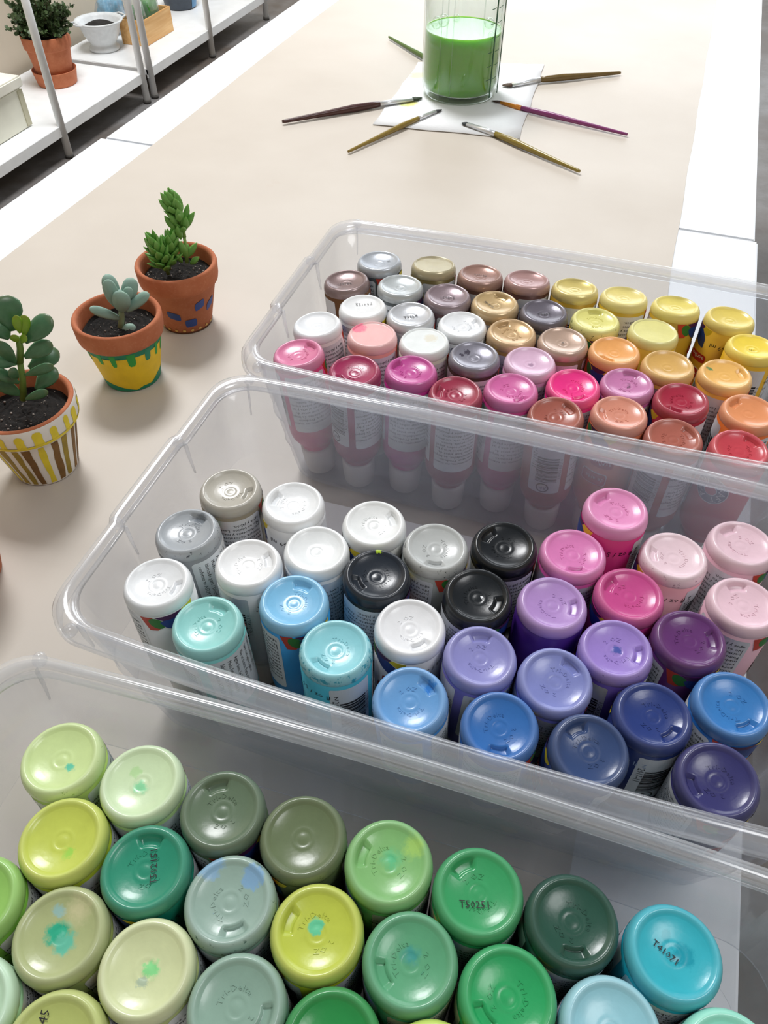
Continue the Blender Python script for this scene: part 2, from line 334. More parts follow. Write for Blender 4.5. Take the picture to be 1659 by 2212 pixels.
bm = wrap(bars, lambda u, v, m: cyl(RB + .00022)(u, v), .0016)
bm2 = scene_bm(bm, [on_label('2017-11', .0042, -9.2, 12, True, 1), on_label('0 17158 02506 1', .0026, 7.4, 15, True)]); BAR_ME = to_mesh('barcode', bm2, [INK])
ring = []; 
for k in range(20):
    a, b = 2 * PI * k / 20, 2 * PI * (k + 1) / 20; ring.append((mm([(4.0 * math.cos(a) - 1, 4.0 * math.sin(a) + 41), (4.0 * math.cos(b) - 1, 4.0 * math.sin(b) + 41), (3.2 * math.cos(b) - 1, 3.2 * math.sin(b) + 41), (3.2 * math.cos(a) - 1, 3.2 * math.sin(a) + 41)]), 0))
bm = wrap(ring, lambda u, v, m: cyl(RB + .00022)(u, v), .0016); scene_bm(bm, [on_label('AP', .0038, 1.7, 39.8, False, 1)]); SEAL_ME = to_mesh('seal', bm, [INK])
petals = [(mm([(-14, 0), (-8, 0), (-5.5, 8.6), (-7, 10.2), (-11, 10)]), 1), (mm(ellipse(-6.8, 4.8, 3.0, 4.6, -32)), 2), (mm([(-7, 0), (6.2, 0), (4.5, 2.2), (1, 3.4), (-3.5, 3.0)]), 5),
          (mm([(-5.2, 4.4), (-3.2, 3.0), (1, 3.3), (4.6, 2.6), (8, 5.2), (9.6, 8), (9.8, 14.5), (5, 13.8), (0.4, 11.6), (-3.2, 8.5)]), 3), (mm([(4.6, 2.2), (6.4, 0), (13, 0), (12, 3.0), (9.4, 5.4)]), 4),
          (mm(rrect(1, 18.5, 15, 24.5, 2)), 6), (mm(rrect(-3.2, 29.2, 13.2, 38.8, 2)), 0), (mm(rrect(-2.6, 29.8, 12.6, 38.2, 1.6)), 6)]
bm = wrap(petals, lambda u, v, m: cyl(RB + .00012 + .00004 * round(m * 1000))(u, v), .0016); FRONT_ME = to_mesh('front_label', bm, [WHITE_PRINT, REDP, GREENP, NAVY, YELP, PURP, BADGE])
bm = scene_bm(bmesh.new(), [on_label('acrílica', .0042, 13.6, 19.8, False, 1, off=.00045), on_label('de arte', .0042, 12.2, 32.6, False, 1, off=.00045)]); FRONTTXT_ME = to_mesh('lettering', bm, [WHITE_PRINT])
bm = scene_bm(bmesh.new(), [on_label('2 fl oz / 59 ml', .0046, 15, 8.0, False, 1)]); VOL_ME = to_mesh('volume_print', bm, [INK])
# round badge with letters that radiate from its middle, on one red bottle
bm = wrap([(mm(ellipse(0, 17, 10.4, 10.4, 0, 28)), 0), (mm(ellipse(0, 17, 9.8, 9.8, 0, 28)), 1), (mm(ellipse(0, 17, 4.1, 4.1, 0, 20)), 2), (mm(ellipse(0, 17, 3.6, 3.6, 0, 20)), 3)], lambda u, v, m: cyl(RB + .00012 + .00004 * round(m * 1000))(u, v), .0016)
BADGE_ME = to_mesh('round_badge', bm, [WHITE_PRINT, plain('24386a', .5), WHITE_PRINT, plain('cf3a58', .5)])
parts = []
for i, ch in enumerate('CRAFT PAINT'):
    if ch == ' ': continue
    vs, f = text_polys(ch, .0058, 'CENTER', 1); a = rad(-150 + 30 * i); fn = cyl(RB + .0005)
    parts.append((vs, f, lambda x, y, z, a=a: fn(-(x * math.cos(a) + (y + .0047) * math.sin(a)), .017 + (-x * math.sin(a) + (y + .0047) * math.cos(a)))))
bm = scene_bm(bmesh.new(), parts); BADGETXT_ME = to_mesh('lettering', bm, [WHITE_PRINT])
# raised lettering round the middle of the bottle bottom
parts = []
for s, a0, R0 in (('Tri-Delta', 160, .0050), ('2 OZ', -35, .0050)):
    x = 0
    for ch in s:
        vs, f = text_polys(ch, .0026, 'LEFT', 1, .00010); wd = max((q[0] for q in vs), default=.0008) + .0003
        def tr(px, py, pz, x=x, a0=a0, R0=R0):
            a = rad(a0) - (x + px) / R0; r = R0 + py; return Vector((r * math.cos(a), r * math.sin(a), dish(r) + .00009 + pz))
        if ch != ' ': parts.append((vs, f, tr))
        x += wd
bm = scene_bm(bmesh.new(), parts); bmesh.ops.remove_doubles(bm, verts=bm.verts, dist=2e-6); bmesh.ops.recalc_face_normals(bm, faces=bm.faces); EMB_ME = to_mesh('raised_lettering', bm, [None])
def code_mesh(s, size, rot, cx, cy):
    vs, f = text_polys(s, size, 'CENTER', 1); c, sn = math.cos(rad(rot)), math.sin(rad(rot))
    def tr(x, y, z):
        y -= size * .33; X, Y = cx + x * c - y * sn, cy + x * sn + y * c; return Vector((X, Y, dish(math.hypot(X, Y)) + .00045))
    return to_mesh('date_code', scene_bm(bmesh.new(), [(vs, f, tr)]), [INK])
def tone(colr):
    c = hx(colr); g = .2126 * c[0] + .7152 * c[1] + .0722 * c[2]; k = .86 + .14 * min(1, g / .7)
    return tuple((x * .93 + g * .07) * k for x in c[:3]) + (1,)
def base_mat(colr, spots=(), wear=None, metal=0.0, rim=0.10, seed=0.0):
    t = NT('bottle base plastic'); ob = t.obj(); sep = t.node('ShaderNodeSeparateXYZ'); t.l.new(ob, sep.inputs[0]); X, Y, Z = sep.outputs
    r2 = t.math('SQRT', t.math('ADD', t.math('MULTIPLY', X, X), t.math('MULTIPLY', Y, Y)))
    off = t.node('ShaderNodeVectorMath', operation='ADD'); t.l.new(ob, off.inputs[0]); off.inputs[1].default_value = (seed, seed * .7, 0); V = off.outputs[0]
    c0 = tone(colr); n = t.noise(140, 4, V, 0.6)
    c = t.mix(t.step(n, .3, .7), tuple(x * .95 for x in c0[:3]) + (1,), tuple(min(1, x * 1.04) for x in c0[:3]) + (1,))
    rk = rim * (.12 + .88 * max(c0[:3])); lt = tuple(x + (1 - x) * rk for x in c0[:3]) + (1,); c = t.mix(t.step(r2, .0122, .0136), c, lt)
    nz = t.noise(420, 4, V, 0.62)
    for colS, sx, sy, rs, soft in spots:
        dx, dy = t.math('SUBTRACT', X, sx * .001), t.math('SUBTRACT', Y, sy * .001)
        d = t.math('SQRT', t.math('ADD', t.math('MULTIPLY', dx, dx), t.math('MULTIPLY', dy, dy)))
        d = t.math('ADD', d, t.math('MULTIPLY', t.math('SUBTRACT', nz, 0.5), .006))
        c = t.mix(t.math('SUBTRACT', 1.0, t.step(d, rs * .001 * (1 - soft), rs * .001)), c, hx(colS))
    if wear:
        colW, amt = wear; band = t.math('MULTIPLY', t.step(Z, .0895, .0920), t.step(r2, .0144, .0152))
        c = t.mix(t.math('MULTIPLY', band, t.step(t.noise(330, 5, V, .7), .66 - amt, .70 - amt)), c, hx(colW))
    p = t.bsdf(c, 0.27, Metallic=metal); p.inputs['Specular IOR Level'].default_value = 0.38; p.inputs['Coat Weight'].default_value = 0.08; p.inputs['Coat Roughness'].default_value = 0.12
    p.inputs['Subsurface Weight'].default_value = 0.0
    t.bump(p, t.noise(260, 3, V), 0.12, .0006); return t.m
def bottle(rec, spec, where):
    """rec: top x, y, z and axis x, y at z = 30 mm. spec: see the lists below."""
    base_c, body_c, face, kind, opt, label = spec
    T = Vector((rec[0], rec[1], rec[2] + .0012)); B = Vector((rec[3], rec[4], .030)); ax = (T - B).normalized(); tilt = math.acos(min(1, ax.z))
    zb = .0030 + .0114 * math.sin(tilt); L = (T.z - zb) / ax.z; P = T - ax * L
    away = Vector((T.x, T.y, 0)).normalized(); camaz = math.atan2(-away.y, -away.x); spin = camaz - rad(face)
    root = thing('paint_bottle', label, 'bottle', P, where)
    root.rotation_mode = 'QUATERNION'; root.rotation_quaternion = Vector((0, 0, 1)).rotation_difference(ax) @ Quaternion((0, 0, 1), spin)
    root.scale = (1, 1, L / LB)
    share('cap', CAP_ME, root, plain(opt.get('cap', 'd3cec8'), 0.35))
    if opt.get('metal'): bmat = plain(body_c, .3, Metallic=.35)
    else: bmat = plain(body_c, .3)
    share('body', BOTTLE_ME, root, bmat)
    # the base keeps its own turn: notch azimuth as a clock angle seen from the camera side (0 = away, 90 = to its right)
    na = opt.get('na', (hash_(label) % 360)); azn = math.atan2(away.y, away.x) - rad(na); rb = azn - spin
    tot = azn; ca, sa = math.cos(-tot), math.sin(-tot); right = Vector((away.y, -away.x, 0)); spots = []
    for colS, sx, sy, rs, soft in opt.get('spots', ()):
        wv = right * sx + away * sy; spots.append((colS, wv.x * ca - wv.y * sa, wv.x * sa + wv.y * ca, rs, soft))
    mat = base_mat(base_c, spots, opt.get('wear'), opt.get('metal', 0) and .25, opt.get('rim', .10), (hash_(label) % 97) * .01)
    b = share('base', BASE_ME[kind], root, mat); b.rotation_euler.z = rb
    if kind == 'notch' and not opt.get('noemb'):
        e = share('raised_lettering', EMB_ME, b, mat); e.rotation_euler.z = rad(opt.get('ea', hash_(label) % 300) )
    if 'code' in opt:
        s, size, rot, cx, cy = opt['code']; me = code_mesh(s, size * .001, rot, cx * .001, cy * .001); o = bpy.data.objects.new('date_code', me); COL.objects.link(o); o.parent = b
        o.rotation_euler.z = math.atan2(right.y, right.x) - tot
    if not opt.get('nolabel'):
        i = share('info_label', INFO_ME, root); share('fine_print', FINE2_ME if opt.get('side') else FINE_ME, i)
        if opt.get('badge'):
            f = share('round_badge', BADGE_ME, root); f.rotation_euler.z = rad(100); share('lettering', BADGETXT_ME, f)
        else:
            f = share('front_label', FRONT_ME, root); f.rotation_euler.z = rad(100); share('lettering', FRONTTXT_ME, f)
        k = share('barcode_label', BARLAB_ME, root); k.rotation_euler.z = rad(-98); share('barcode', BAR_ME, k); share('seal', SEAL_ME, k)
    q = share('volume_print', VOL_ME, root, opt.get('vol') and plain(opt['vol'], .6)); q.rotation_euler.z = rad(187)
    return root
def hash_(s):
    h = 7
    for ch in s: h = (h * 31 + ord(ch)) % 1000003
    return h
N_, P_, F_ = 'notch', 'plain', 'flat'
FAR_POS = [[-.1675,.4923,.1,-.1643,.4896],[-.1283,.5,.1002,-.1263,.4918],[-.0932,.4987,.1,-.0928,.4933],[-.06,.5027,.1002,-.0594,.4943],[-.0262,.5034,.1,-.0251,.495],[.0076,.5036,.1001,.0088,.4953],[.0425,.5034,.1,.0433,.4952],[.0782,.5007,.0999,.0763,.4946],[.0929,.4712,.1001,.0926,.4661],[-.1807,.4591,.1,-.175,.4585],[-.1428,.4659,.1,-.1423,.463],[-.108,.4643,.1,-.1082,.4642],[-.0748,.4661,.1,-.0752,.4654],[-.0412,.4666,.1,-.0413,.4663],[-.0069,.4681,.1,-.0078,.4668],[.0311,.4678,.1,.0299,.465],[-.1589,.4322,.1,-.1561,.4316],[-.1258,.4351,.0991,-.1234,.435],[-.0898,.4349,.0993,-.0904,.4356],[-.0569,.437,.0993,-.0575,.4376],[-.0234,.4383,.0995,-.0236,.4379],[-.1804,.4027,.1,-.1738,.4039],[-.1421,.4038,.1,-.1409,.4024],[-.1079,.4074,.1004,-.1064,.4067],[-.0736,.4033,.1,-.0736,.4033],[-.0391,.4093,.0998,-.0406,.4093],[.0096,.4389,.0993,.0097,.4388],[.0431,.4336,.1,.0437,.4345],[.0775,.4356,.1,.0775,.4356],[-.1799,.3695,.1,-.1726,.371],[-.1398,.3643,.1,-.1399,.3675],[-.1065,.3744,.1012,-.1076,.3738],[-.0753,.3637,.1,-.0754,.3672],[-.0444,.3767,.1014,-.0438,.3765],[-.0096,.3945,.0992,-.0088,.401],[.0212,.408,.099,.0233,.4086],[.0535,.4016,.1,.0559,.4039],[.0201,.375,.1018,.0202,.3756],[-.0149,.362,.1009,-.012,.3683],[.0518,.3656,.1,.0529,.371],[.0922,.4035,.1,.0925,.4056],[.0877,.3675,.1,.0872,.3731]]
MID_POS = [[-.167,.2474,.1,-.167,.2474],[-.1316,.2489,.1,-.1319,.2492],[-.0872,.2493,.0999,-.088,.2516],[-.0531,.2443,.1,-.0553,.2457],[-.0213,.2562,.1,-.0213,.2599],[.0118,.2623,.1005,.0115,.263],[.0275,.2913,.1076,.0277,.2918],[.0591,.2768,.1,.0594,.2773],[.0904,.296,.1,.0904,.2944],[.0923,.2579,.1,.0923,.2579],[-.1746,.2139,.1,-.1711,.2139],[-.1086,.2242,.0994,-.1102,.2243],[-.1366,.2052,.1,-.1369,.205],[-.0752,.2184,.1,-.0775,.2204],[-.0265,.2221,.1,-.0277,.2276],[.0077,.229,.1,.007,.2304],[.0411,.2463,.0995,.0416,.2495],[-.1722,.1803,.1,-.1707,.1803],[-.1067,.1912,.1002,-.1067,.1912],[-.0512,.195,.1,-.0527,.1987],[-.1389,.1667,.1,-.1389,.1698],[-.079,.1733,.1004,-.079,.1733],[-.0172,.1904,.0997,-.0199,.1958],[.0387,.2134,.1003,.0422,.2166],[.0696,.2296,.1,.071,.2326],[.0162,.1893,.0995,.0148,.1983],[-.0406,.1606,.0986,-.0389,.1689],[-.0018,.1612,.0982,-.0005,.1694],[.0351,.1623,.0988,.0325,.1705],[.0577,.1864,.0995,.0599,.1888],[.0889,.2018,.1,.0903,.2059],[.0844,.1656,.1,.0887,.173]]
NEAR_POS = [[-.1644,.0909,.0997,-.1644,.091],[-.1291,.0923,.1,-.1291,.0923],[-.0944,.0928,.0996,-.0944,.0928],[-.0614,.0934,.0996,-.0614,.0935],[-.0282,.095,.0995,-.0282,.095],[.0054,.0954,.0999,.0054,.0954],[.0388,.0968,.0998,.0388,.0968],[.0734,.0979,.0998,.0733,.0975],[-.1457,.0638,.0999,-.1457,.0638],[-.1113,.0645,.0998,-.1113,.0645],[-.0774,.0645,.0996,-.0774,.0645],[-.0445,.0652,.0997,-.0445,.0652],[-.0111,.0668,.0999,-.0111,.0668],[.0224,.0671,.1001,.0224,.0671],[.056,.0686,.1001,.056,.0686],[-.1279,.036,.0997,-.1279,.036],[-.0943,.0362,.1002,-.0943,.0362],[-.0609,.036,.1003,-.0609,.036],[-.028,.0366,.1003,-.028,.0366],[-.1109,.0077,.1004,-.1109,.0077],[-.1627,.0355,.1,-.1627,.0355],[-.1448,.0076,.0998,-.1448,.0076],[.0928,.0712,.1,.0929,.071],[.005,.038,.1003,.005,.038]]
FAR = [
 ('b4bac2', '3a4348', 60, P_, {'metal': 1, 'code': ('38', 2.4, 180, 7, 2)}, 'silver bottle with dark body at the back corner of the farthest bin'),
 ('b9ad86', '6f6238', -22, F_, {'metal': 1}, 'khaki gold bottle with a flat bottom in the back row of the farthest bin'),
 ('a57d70', '4d2f22', -22, P_, {'metal': 1, 'code': ('T69212', 3.0, 175, 0, 2)}, 'coppery brown bottle with a stamped bottom between khaki and rose brown bottles'),
 ('b78e8a', '55332c', -32, P_, {'metal': 1}, 'dusty rose brown bottle beside the pearly yellow one, back row of farthest bin'),
 ('d9c56c', 'b8922a', 250, P_, {'metal': 1}, 'pearly yellow gold bottle, first yellow one in the back row'),
 ('e4d47a', 'c9a429', -22, P_, {'na': 90}, 'cream yellow bottle, second yellow one in the back row of the farthest bin'),
 ('e3d263', 'b8942a', 35, P_, {}, 'soft yellow bottle with small print, third yellow one in the back row'),
 ('e2cb57', 'cda12a', 172, P_, {}, 'yellow bottle with black volume print, at the far end of the back row'),
 ('efd332', 'd9aa22', 246, P_, {'code': ('T62', 2.4, 190, 0, -2)}, 'brightest yellow bottle, with barcode label, in the farthest bin'),
 ('8d7574', '6b4526', -30, P_, {'metal': 1, 'code': ('T62171', 3.4, 182, -1.5, -1)}, 'mauve brown bottle stamped with black code, at the short end of the farthest bin'),
 ('bcc2c4', '5d6468', 40, P_, {'metal': 1, 'na': 120}, 'pale silver bottle in front of the dark bodied silver bottle'),
 ('958289', '5a4146', -27, P_, {'metal': 1, 'code': ('T69171', 3.4, 185, 0, 0)}, 'mauve bottle with a worn black code, in front of the khaki gold bottle'),
 ('c9ab78', '84663c', -22, N_, {'metal': 1, 'na': 20, 'noemb': 1, 'code': ('T54945', 3.0, 140, -4, 0)}, 'tan gold bottle with smudged code beside the dark slate mauve bottle'),
 ('726c78', '33303a', -22, P_, {'metal': 1, 'code': ('T5205', 3.4, 20, 0, 0)}, 'dark slate mauve bottle with blue black smudge in the farthest bin'),
 ('dcd778', 'cfae3c', 80, N_, {'na': 350, 'wear': ('5f6a3a', .05)}, 'pale lemon bottle with olive flecks on its edge, second row'),
 ('dcd683', 'd0ad3a', 187, F_, {'wear': ('7c7a40', .03)}, 'pale lemon bottle with a wide flat bottom, farthest bin'),
 ('e6e8ea', 'd9dadb', 70, P_, {'code': ('T50122', 3.8, 182, 1, 5.5)}, 'white bottle with T50122 stamped upside down on its bottom'),
 ('c4c6cb', 'a9adb2', -22, P_, {'metal': 1, 'code': ('T3654', 3.8, 15, 0, 0)}, 'silver grey bottle with a smudged black code, between white bottles'),
 ('e3e6ea', 'dcdee0', -27, N_, {'na': 70}, 'bluish white bottle touching the tan gold one with the ringed bottom'),
 ('cfab7a', '94703f', -22, N_, {'metal': 1, 'na': 320}, 'tan gold bottle with a ringed bottom, beside the bluish white bottle'),
 ('c3a693', '7d5a44', 248, P_, {'metal': 1, 'code': ('T18', 2.6, 95, 0, -1)}, 'beige pink metallic bottle with a pink barcode label below'),
 ('e5e8ec', 'e0cfd0', -20, P_, {}, 'white bottle with small brown print, behind the corner pink bottle'),
 ('efb9b8', 'e0918c', -17, F_, {'spots': (('ec7f96', -9, 8, 6, .3),), 'na': 280}, 'pale salmon pink bottle with a deeper pink smear on its rim'),
 ('e3e8e8', 'cfc9bb', -12, F_, {'spots': (('dcd9cc', 4, 4, 5, .4),)}, 'white bottle with a cloudy flat bottom, behind the orchid magenta bottle'),
 ('8b8996', '3f2522', -22, P_, {'metal': 1, 'spots': (('4a4552', -5, 5, 2.4, .3), ('4a4552', -8, 1.5, 1.6, .3))}, 'grey mauve bottle with a brown body and dark dents in its bottom'),
 ('d9b3cf', 'c58fb4', -22, P_, {'spots': (('a98aa4', 0, -1, 2.2, .4),)}, 'pale lilac pink bottle with a grey dot in its middle'),
 ('eea759', 'd98434', 128, N_, {'na': 200, 'noemb': 1}, 'light orange bottle beside the ochre one in the farthest bin'),
 ('d8aa57', 'c58e3c', -22, P_, {}, 'ochre amber bottle with plain dished bottom'),
 ('ecb65b', 'd99b3c', -22, N_, {'na': 55, 'noemb': 1, 'spots': (('6f8f5c', -10, 2, 1.8, .4),)}, 'yellow orange bottle with a green speck on its rim'),
 ('e07ba5', 'd83f79', -8, N_, {'na': 55}, 'rose pink bottle at the front corner of the farthest bin'),
 ('aa2b5c', '9c2450', -45, N_, {'na': 230}, 'dark crimson magenta bottle beside the corner rose pink one'),
 ('c7489a', 'b92e86', 0, N_, {'na': 300}, 'orchid magenta bottle with a white label showing under its bottom'),
 ('a8324f', '962740', -10, N_, {'na': 275}, 'deep raspberry bottle against the front wall of the farthest bin'),
 ('d666a7', 'bf3f82', -22, N_, {'na': 140}, 'orchid pink bottle between the raspberry and the neon pink bottles'),
 ('f7268c', 'e01e78', -22, N_, {'na': 150}, 'neon hot pink bottle'),
 ('c97aae', 'b05a92', -22, N_, {'na': 0, 'code': ('T6 1', 2.8, 100, 1, 0)}, 'mauve pink bottle with black marks on its bottom, beside the neon pink one'),
 ('ae2340', '9c1c34', 182, N_, {'na': 190, 'vol': 'd98a90'}, 'dark cherry red bottle with pinkish volume print'),
 ('da8e76', 'cf7350', 135, N_, {'na': 250, 'wear': ('8fa2b5', .03)}, 'peach coral bottle with a big highlight, in front of the mauve pink one'),
 ('ab5d4e', '9a4a3c', -98, N_, {'na': 40}, 'brick brown bottle partly hidden by the front rim of the farthest bin'),
 ('b26252', 'a6503f', -70, N_, {'na': 40}, 'terracotta red bottle between the peach and the scarlet rose bottles'),
 ('e6935c', 'd9702f', -22, N_, {'na': 290, 'noemb': 1}, 'strong orange bottle near the end of the farthest bin'),
 ('cf4250', 'c43046', 118, N_, {'na': 20, 'badge': 1}, 'scarlet rose bottle with a round blue badge on its side')]
MID = [
 ('b3afa4', '8c8473', 0, N_, {'na': 120}, 'warm grey beige bottle, farthest one at the short end of the middle bin'),
 ('e4e7ea', 'dcdee0', 205, N_, {'na': 300}, 'white bottle with 2 fl oz print, beside the warm grey beige bottle'),
 ('e3e6e7', 'd9dad6', 168, N_, {'na': 70}, 'white bottle standing alone in the back row, before the silver grey one'),
 ('b5b9b9', '8f9492', 48, N_, {'na': 180, 'wear': ('3f4442', .06)}, 'silver grey bottle with black scuffs, between white and black bottles'),
 ('171b20', '0d0e10', -20, N_, {'na': 300, 'rim': .04}, 'black bottle beside the orchid pink one, back row of the middle bin'),
 ('dc7cba', 'c9569c', -35, N_, {'na': 160}, 'orchid pink bottle with a tiny blue fleck, in front of the raised pink bottle'),
 ('e28cc0', 'd23380', 172, N_, {'na': 300}, 'raised light pink bottle with a hot pink body, highest in the middle bin'),
 ('e4c9d3', 'dfa3ad', 178, N_, {'na': 250, 'wear': ('a98a98', .05)}, 'pale pink bottle with a cracked purple edge and pink body'),
 ('e0bfcc', 'd9aebc', 8, N_, {'na': 300}, 'pale pink bottle in the far end corner of the middle bin'),
 ('e2bfcd', 'dbb0bf', 8, N_, {'na': 320}, 'pale pink bottle in front of the corner pale pink one'),
 ('a4aab0', '888d92', -40, N_, {'na': 45, 'side': 1, 'wear': ('454a50', .05), 'spots': (('757c83', 8, 6, 4, .4),)}, 'cool grey bottle with dark chips and side print, middle bin'),
 ('e2e6e8', 'dbdcdd', -50, P_, {}, 'white bottle between the light blue and the lone white bottles'),
 ('e3e5e7', 'd7d9da', -52, N_, {'na': 90}, 'white bottle between the mint one and the cool grey one'),
 ('232b36', '0a0b0d', 25, N_, {'na': 245, 'rim': .05, 'spots': (('a9c92e', 1, 14.3, 1.4, .2),)}, 'charcoal blue bottle with a lime green spot on its edge'),
 ('181d22', '0f1114', 35, N_, {'na': 105, 'rim': .05, 'spots': (('e8ecf0', 1.6, 0.8, .9, .2),)}, 'black bottle with a white dot in its middle'),
 ('b28ccd', '43217a', 0, N_, {'na': 80, 'nolabel': 1, 'vol': '2a1450'}, 'lilac bottle with a deep purple body'),
 ('cc4890', 'b22c78', 150, N_, {'na': 280}, 'bright magenta bottle in the middle bin'),
 ('e1e4e7', 'dadbdd', 98, N_, {'na': 130}, 'white bottle with colourful petals on its label, corner of the middle bin'),
 ('78bde6', '2f92d2', 82, N_, {'na': 30}, 'sky blue bottle with coloured petals on its label'),
 ('e0e2e6', 'd5d7da', 148, N_, {'na': 150}, 'white bottle in the middle of the bin, ringed by black, aqua and violet ones'),
 ('8bcfcb', '79c2bf', -28, N_, {'na': 45, 'side': 1}, 'mint aqua bottle at the front wall of the middle bin'),
 ('86cdd8', '3fa9c0', 240, N_, {'na': 225, 'wear': ('3f9db2', .12)}, 'flaking aqua bottle with a barcode dated 2017-11'),
 ('8d8dcd', '6b68b4', -35, N_, {'na': 352, 'side': 1}, 'periwinkle bottle beside the white one ringed by others'),
 ('9b80d0', '5b47a0', -75, N_, {'na': 80, 'wear': ('2b2350', .04), 'spots': (('4a55a0', 0.5, .5, 2.5, .5),)}, 'lavender bottle with a blue centre and dark chips'),
 ('653172', '512061', 62, N_, {'na': 55}, 'dark purple bottle in the middle bin'),
 ('8089ca', '5a5fae', -20, N_, {'na': 25}, 'periwinkle blue bottle in front of the lavender one'),
 ('64a0da', '3f83c6', -85, N_, {'na': 45, 'wear': ('2f64a4', .06), 'spots': (('3a7fc8', 8, 7, 3, .5),)}, 'cornflower blue bottle with scuffed edge, cut by the front rim'),
 ('2e6fba', '1f56a0', 0, N_, {'na': 170}, 'royal blue bottle cut by the front rim of the middle bin'),
 ('334a79', '26396a', 190, N_, {'na': 305, 'vol': '9fb0d0'}, 'slate blue bottle cut by the front rim of the middle bin'),
 ('263b7f', '1c2c62', 215, N_, {'na': 112, 'vol': '9fb0d0'}, 'navy blue bottle behind the slate blue one'),
 ('2f7bc2', '1f64ae', 48, N_, {'na': 120}, 'clear blue bottle at the end of the middle bin'),
 ('37366f', '2c2a5c', 45, N_, {'na': 215}, 'indigo bottle with a bright highlight, front end of the middle bin')]
NEAR = [
 ('c6dc96', 'a9c46a', -50, P_, {'spots': (('63c3a4', 1, -5, 2.2, .5),), 'wear': ('8fae64', .04)}, 'pale lime bottle with a teal dot, back corner of the nearest bin'),
 ('c7deb2', 'a8c78a', -30, P_, {'spots': (('8bd2a0', -1, -1, 3.4, .5), ('b4d79f', 0, 6, 2.4, .3))}, 'pale green bottle with a mint smudge, second in the back row'),
 ('647960', '47573f', 90, N_, {'na': 8, 'ea': 250}, 'dark sage bottle with two highlights, third in the back row'),
 ('6a7a56', '4a5738', 178, P_, {'wear': ('3c4a2c', .04)}, 'olive grey bottle with a cracked bottom, fourth in the back row'),
 ('7fba70', '4f9048', -30, N_, {'na': 285, 'spots': (('5fb984', 1, 1.5, 5, .8), ('9fc96c', 9, 6, 5, .6))}, 'leaf green bottle clouded with teal, fifth in the back row'),
 ('2fa161', '1d7f47', -30, N_, {'na': 310, 'ea': 60, 'code': ('T50251', 3.6, 20, 0, -4)}, 'emerald green bottle with a broken black code'),
 ('265344', '1c4236', -30, N_, {'na': 145}, 'dark forest green bottle at the back wall of the nearest bin'),
 ('1fb3c5', '128fa2', -30, P_, {'spots': (('1795a8', 2, 2, 4.5, .4), ('2aa0b0', -5, 2, 2.2, .3)), 'code': ('T41071', 3.2, 12, -2, -2)}, 'turquoise bottle with dark smears and a black code'),
 ('bfcc4b', '9cab2c', -30, P_, {'spots': (('9acb52', -1, -5.5, 2.4, .5),)}, 'lime yellow bottle with a faint green dot, second row'),
 ('209172', '12705a', 180, N_, {'na': 42, 'ea': 280, 'code': ('T502151', 3.6, 58, 3, -1)}, 'jade green bottle with a black code running up its bottom'),
 ('92aea2', '6f8d80', -30, N_, {'na': 195, 'spots': (('7fa5c4', 10.5, 3, 4.6, .25), ('86abc6', -1, 15, 6, .3)), 'wear': ('4d6a60', .06)}, 'grey green bottle with pale blue paint patches'),
 ('b9c63a', '94a222', -30, N_, {'na': 305, 'spots': (('63c295', 0, 2, 3.2, .4),)}, 'bright lime yellow bottle with a round teal dot'),
 ('57a478', '35825a', -30, N_, {'na': 240, 'spots': (('3d8f86', 0, 2, 4, .8),)}, 'sea green bottle with a bluish centre'),
 ('12a35c', '0b8045', -30, N_, {'na': 200}, 'vivid green bottle in front of the emerald one'),
 ('8cc6d4', '6baabc', -30, P_, {'spots': (('5aa9bd', 0, -4, 3, .5),)}, 'light blue bottle at the bottom edge, before the turquoise one'),
 ('a9b37c', '7f8c50', -30, P_, {'spots': (('2fa583', 0, 1, 5.2, .45), ('5fb49a', -1, -3, 4.5, .5), ('93b7b0', 5, 6, 3, .5), ('c2c095', 9, 1, 6, .8))}, 'khaki green bottle with a large teal stain in its middle'),
 ('c9d2a0', 'a5b075', -30, P_, {'spots': (('86d38c', 1, -1, 3.4, .5), ('a8b9a0', -3, -2, 2, .4))}, 'pale cream green bottle with a green smudge'),
 ('87a898', '648577', -30, N_, {'na': 150}, 'sage grey bottle below the grey green one with blue patches'),
 ('1b9043', '117033', -30, P_, {}, 'pure green bottle cut by the bottom edge'),
 ('b1bd68', '8c9a45', -30, P_, {'code': ('TS 45', 4.0, 15, 3, 7)}, 'olive lime bottle with scribbled black code, at the bottom edge'),
 ('8fc45c', '6ba23c', -30, P_, {}, 'grass green bottle cut by the picture edge, beside the lime yellow one'),
 ('b7d9ba', '92bd96', -30, P_, {}, 'pale mint bottle cut by the picture edge, below the grass green one'),
 ('86dcc4', '62bba2', -30, P_, {}, 'aqua mint bottle in the bottom corner below the turquoise one'),
 ('b4cf3e', '8fa827', -30, P_, {}, 'lime bottle, only a sliver at the bottom edge')]
for pos, specs, grp in ((FAR_POS, FAR, 'paint bottles in the farthest bin'), (MID_POS, MID, 'paint bottles in the middle bin'), (NEAR_POS, NEAR, 'paint bottles in the nearest bin')):
    for r_, s_ in zip(pos, specs):
        bottle(r_, s_[:5] + (s_[5] if 'bottle' in s_[5] else s_[5],), grp)
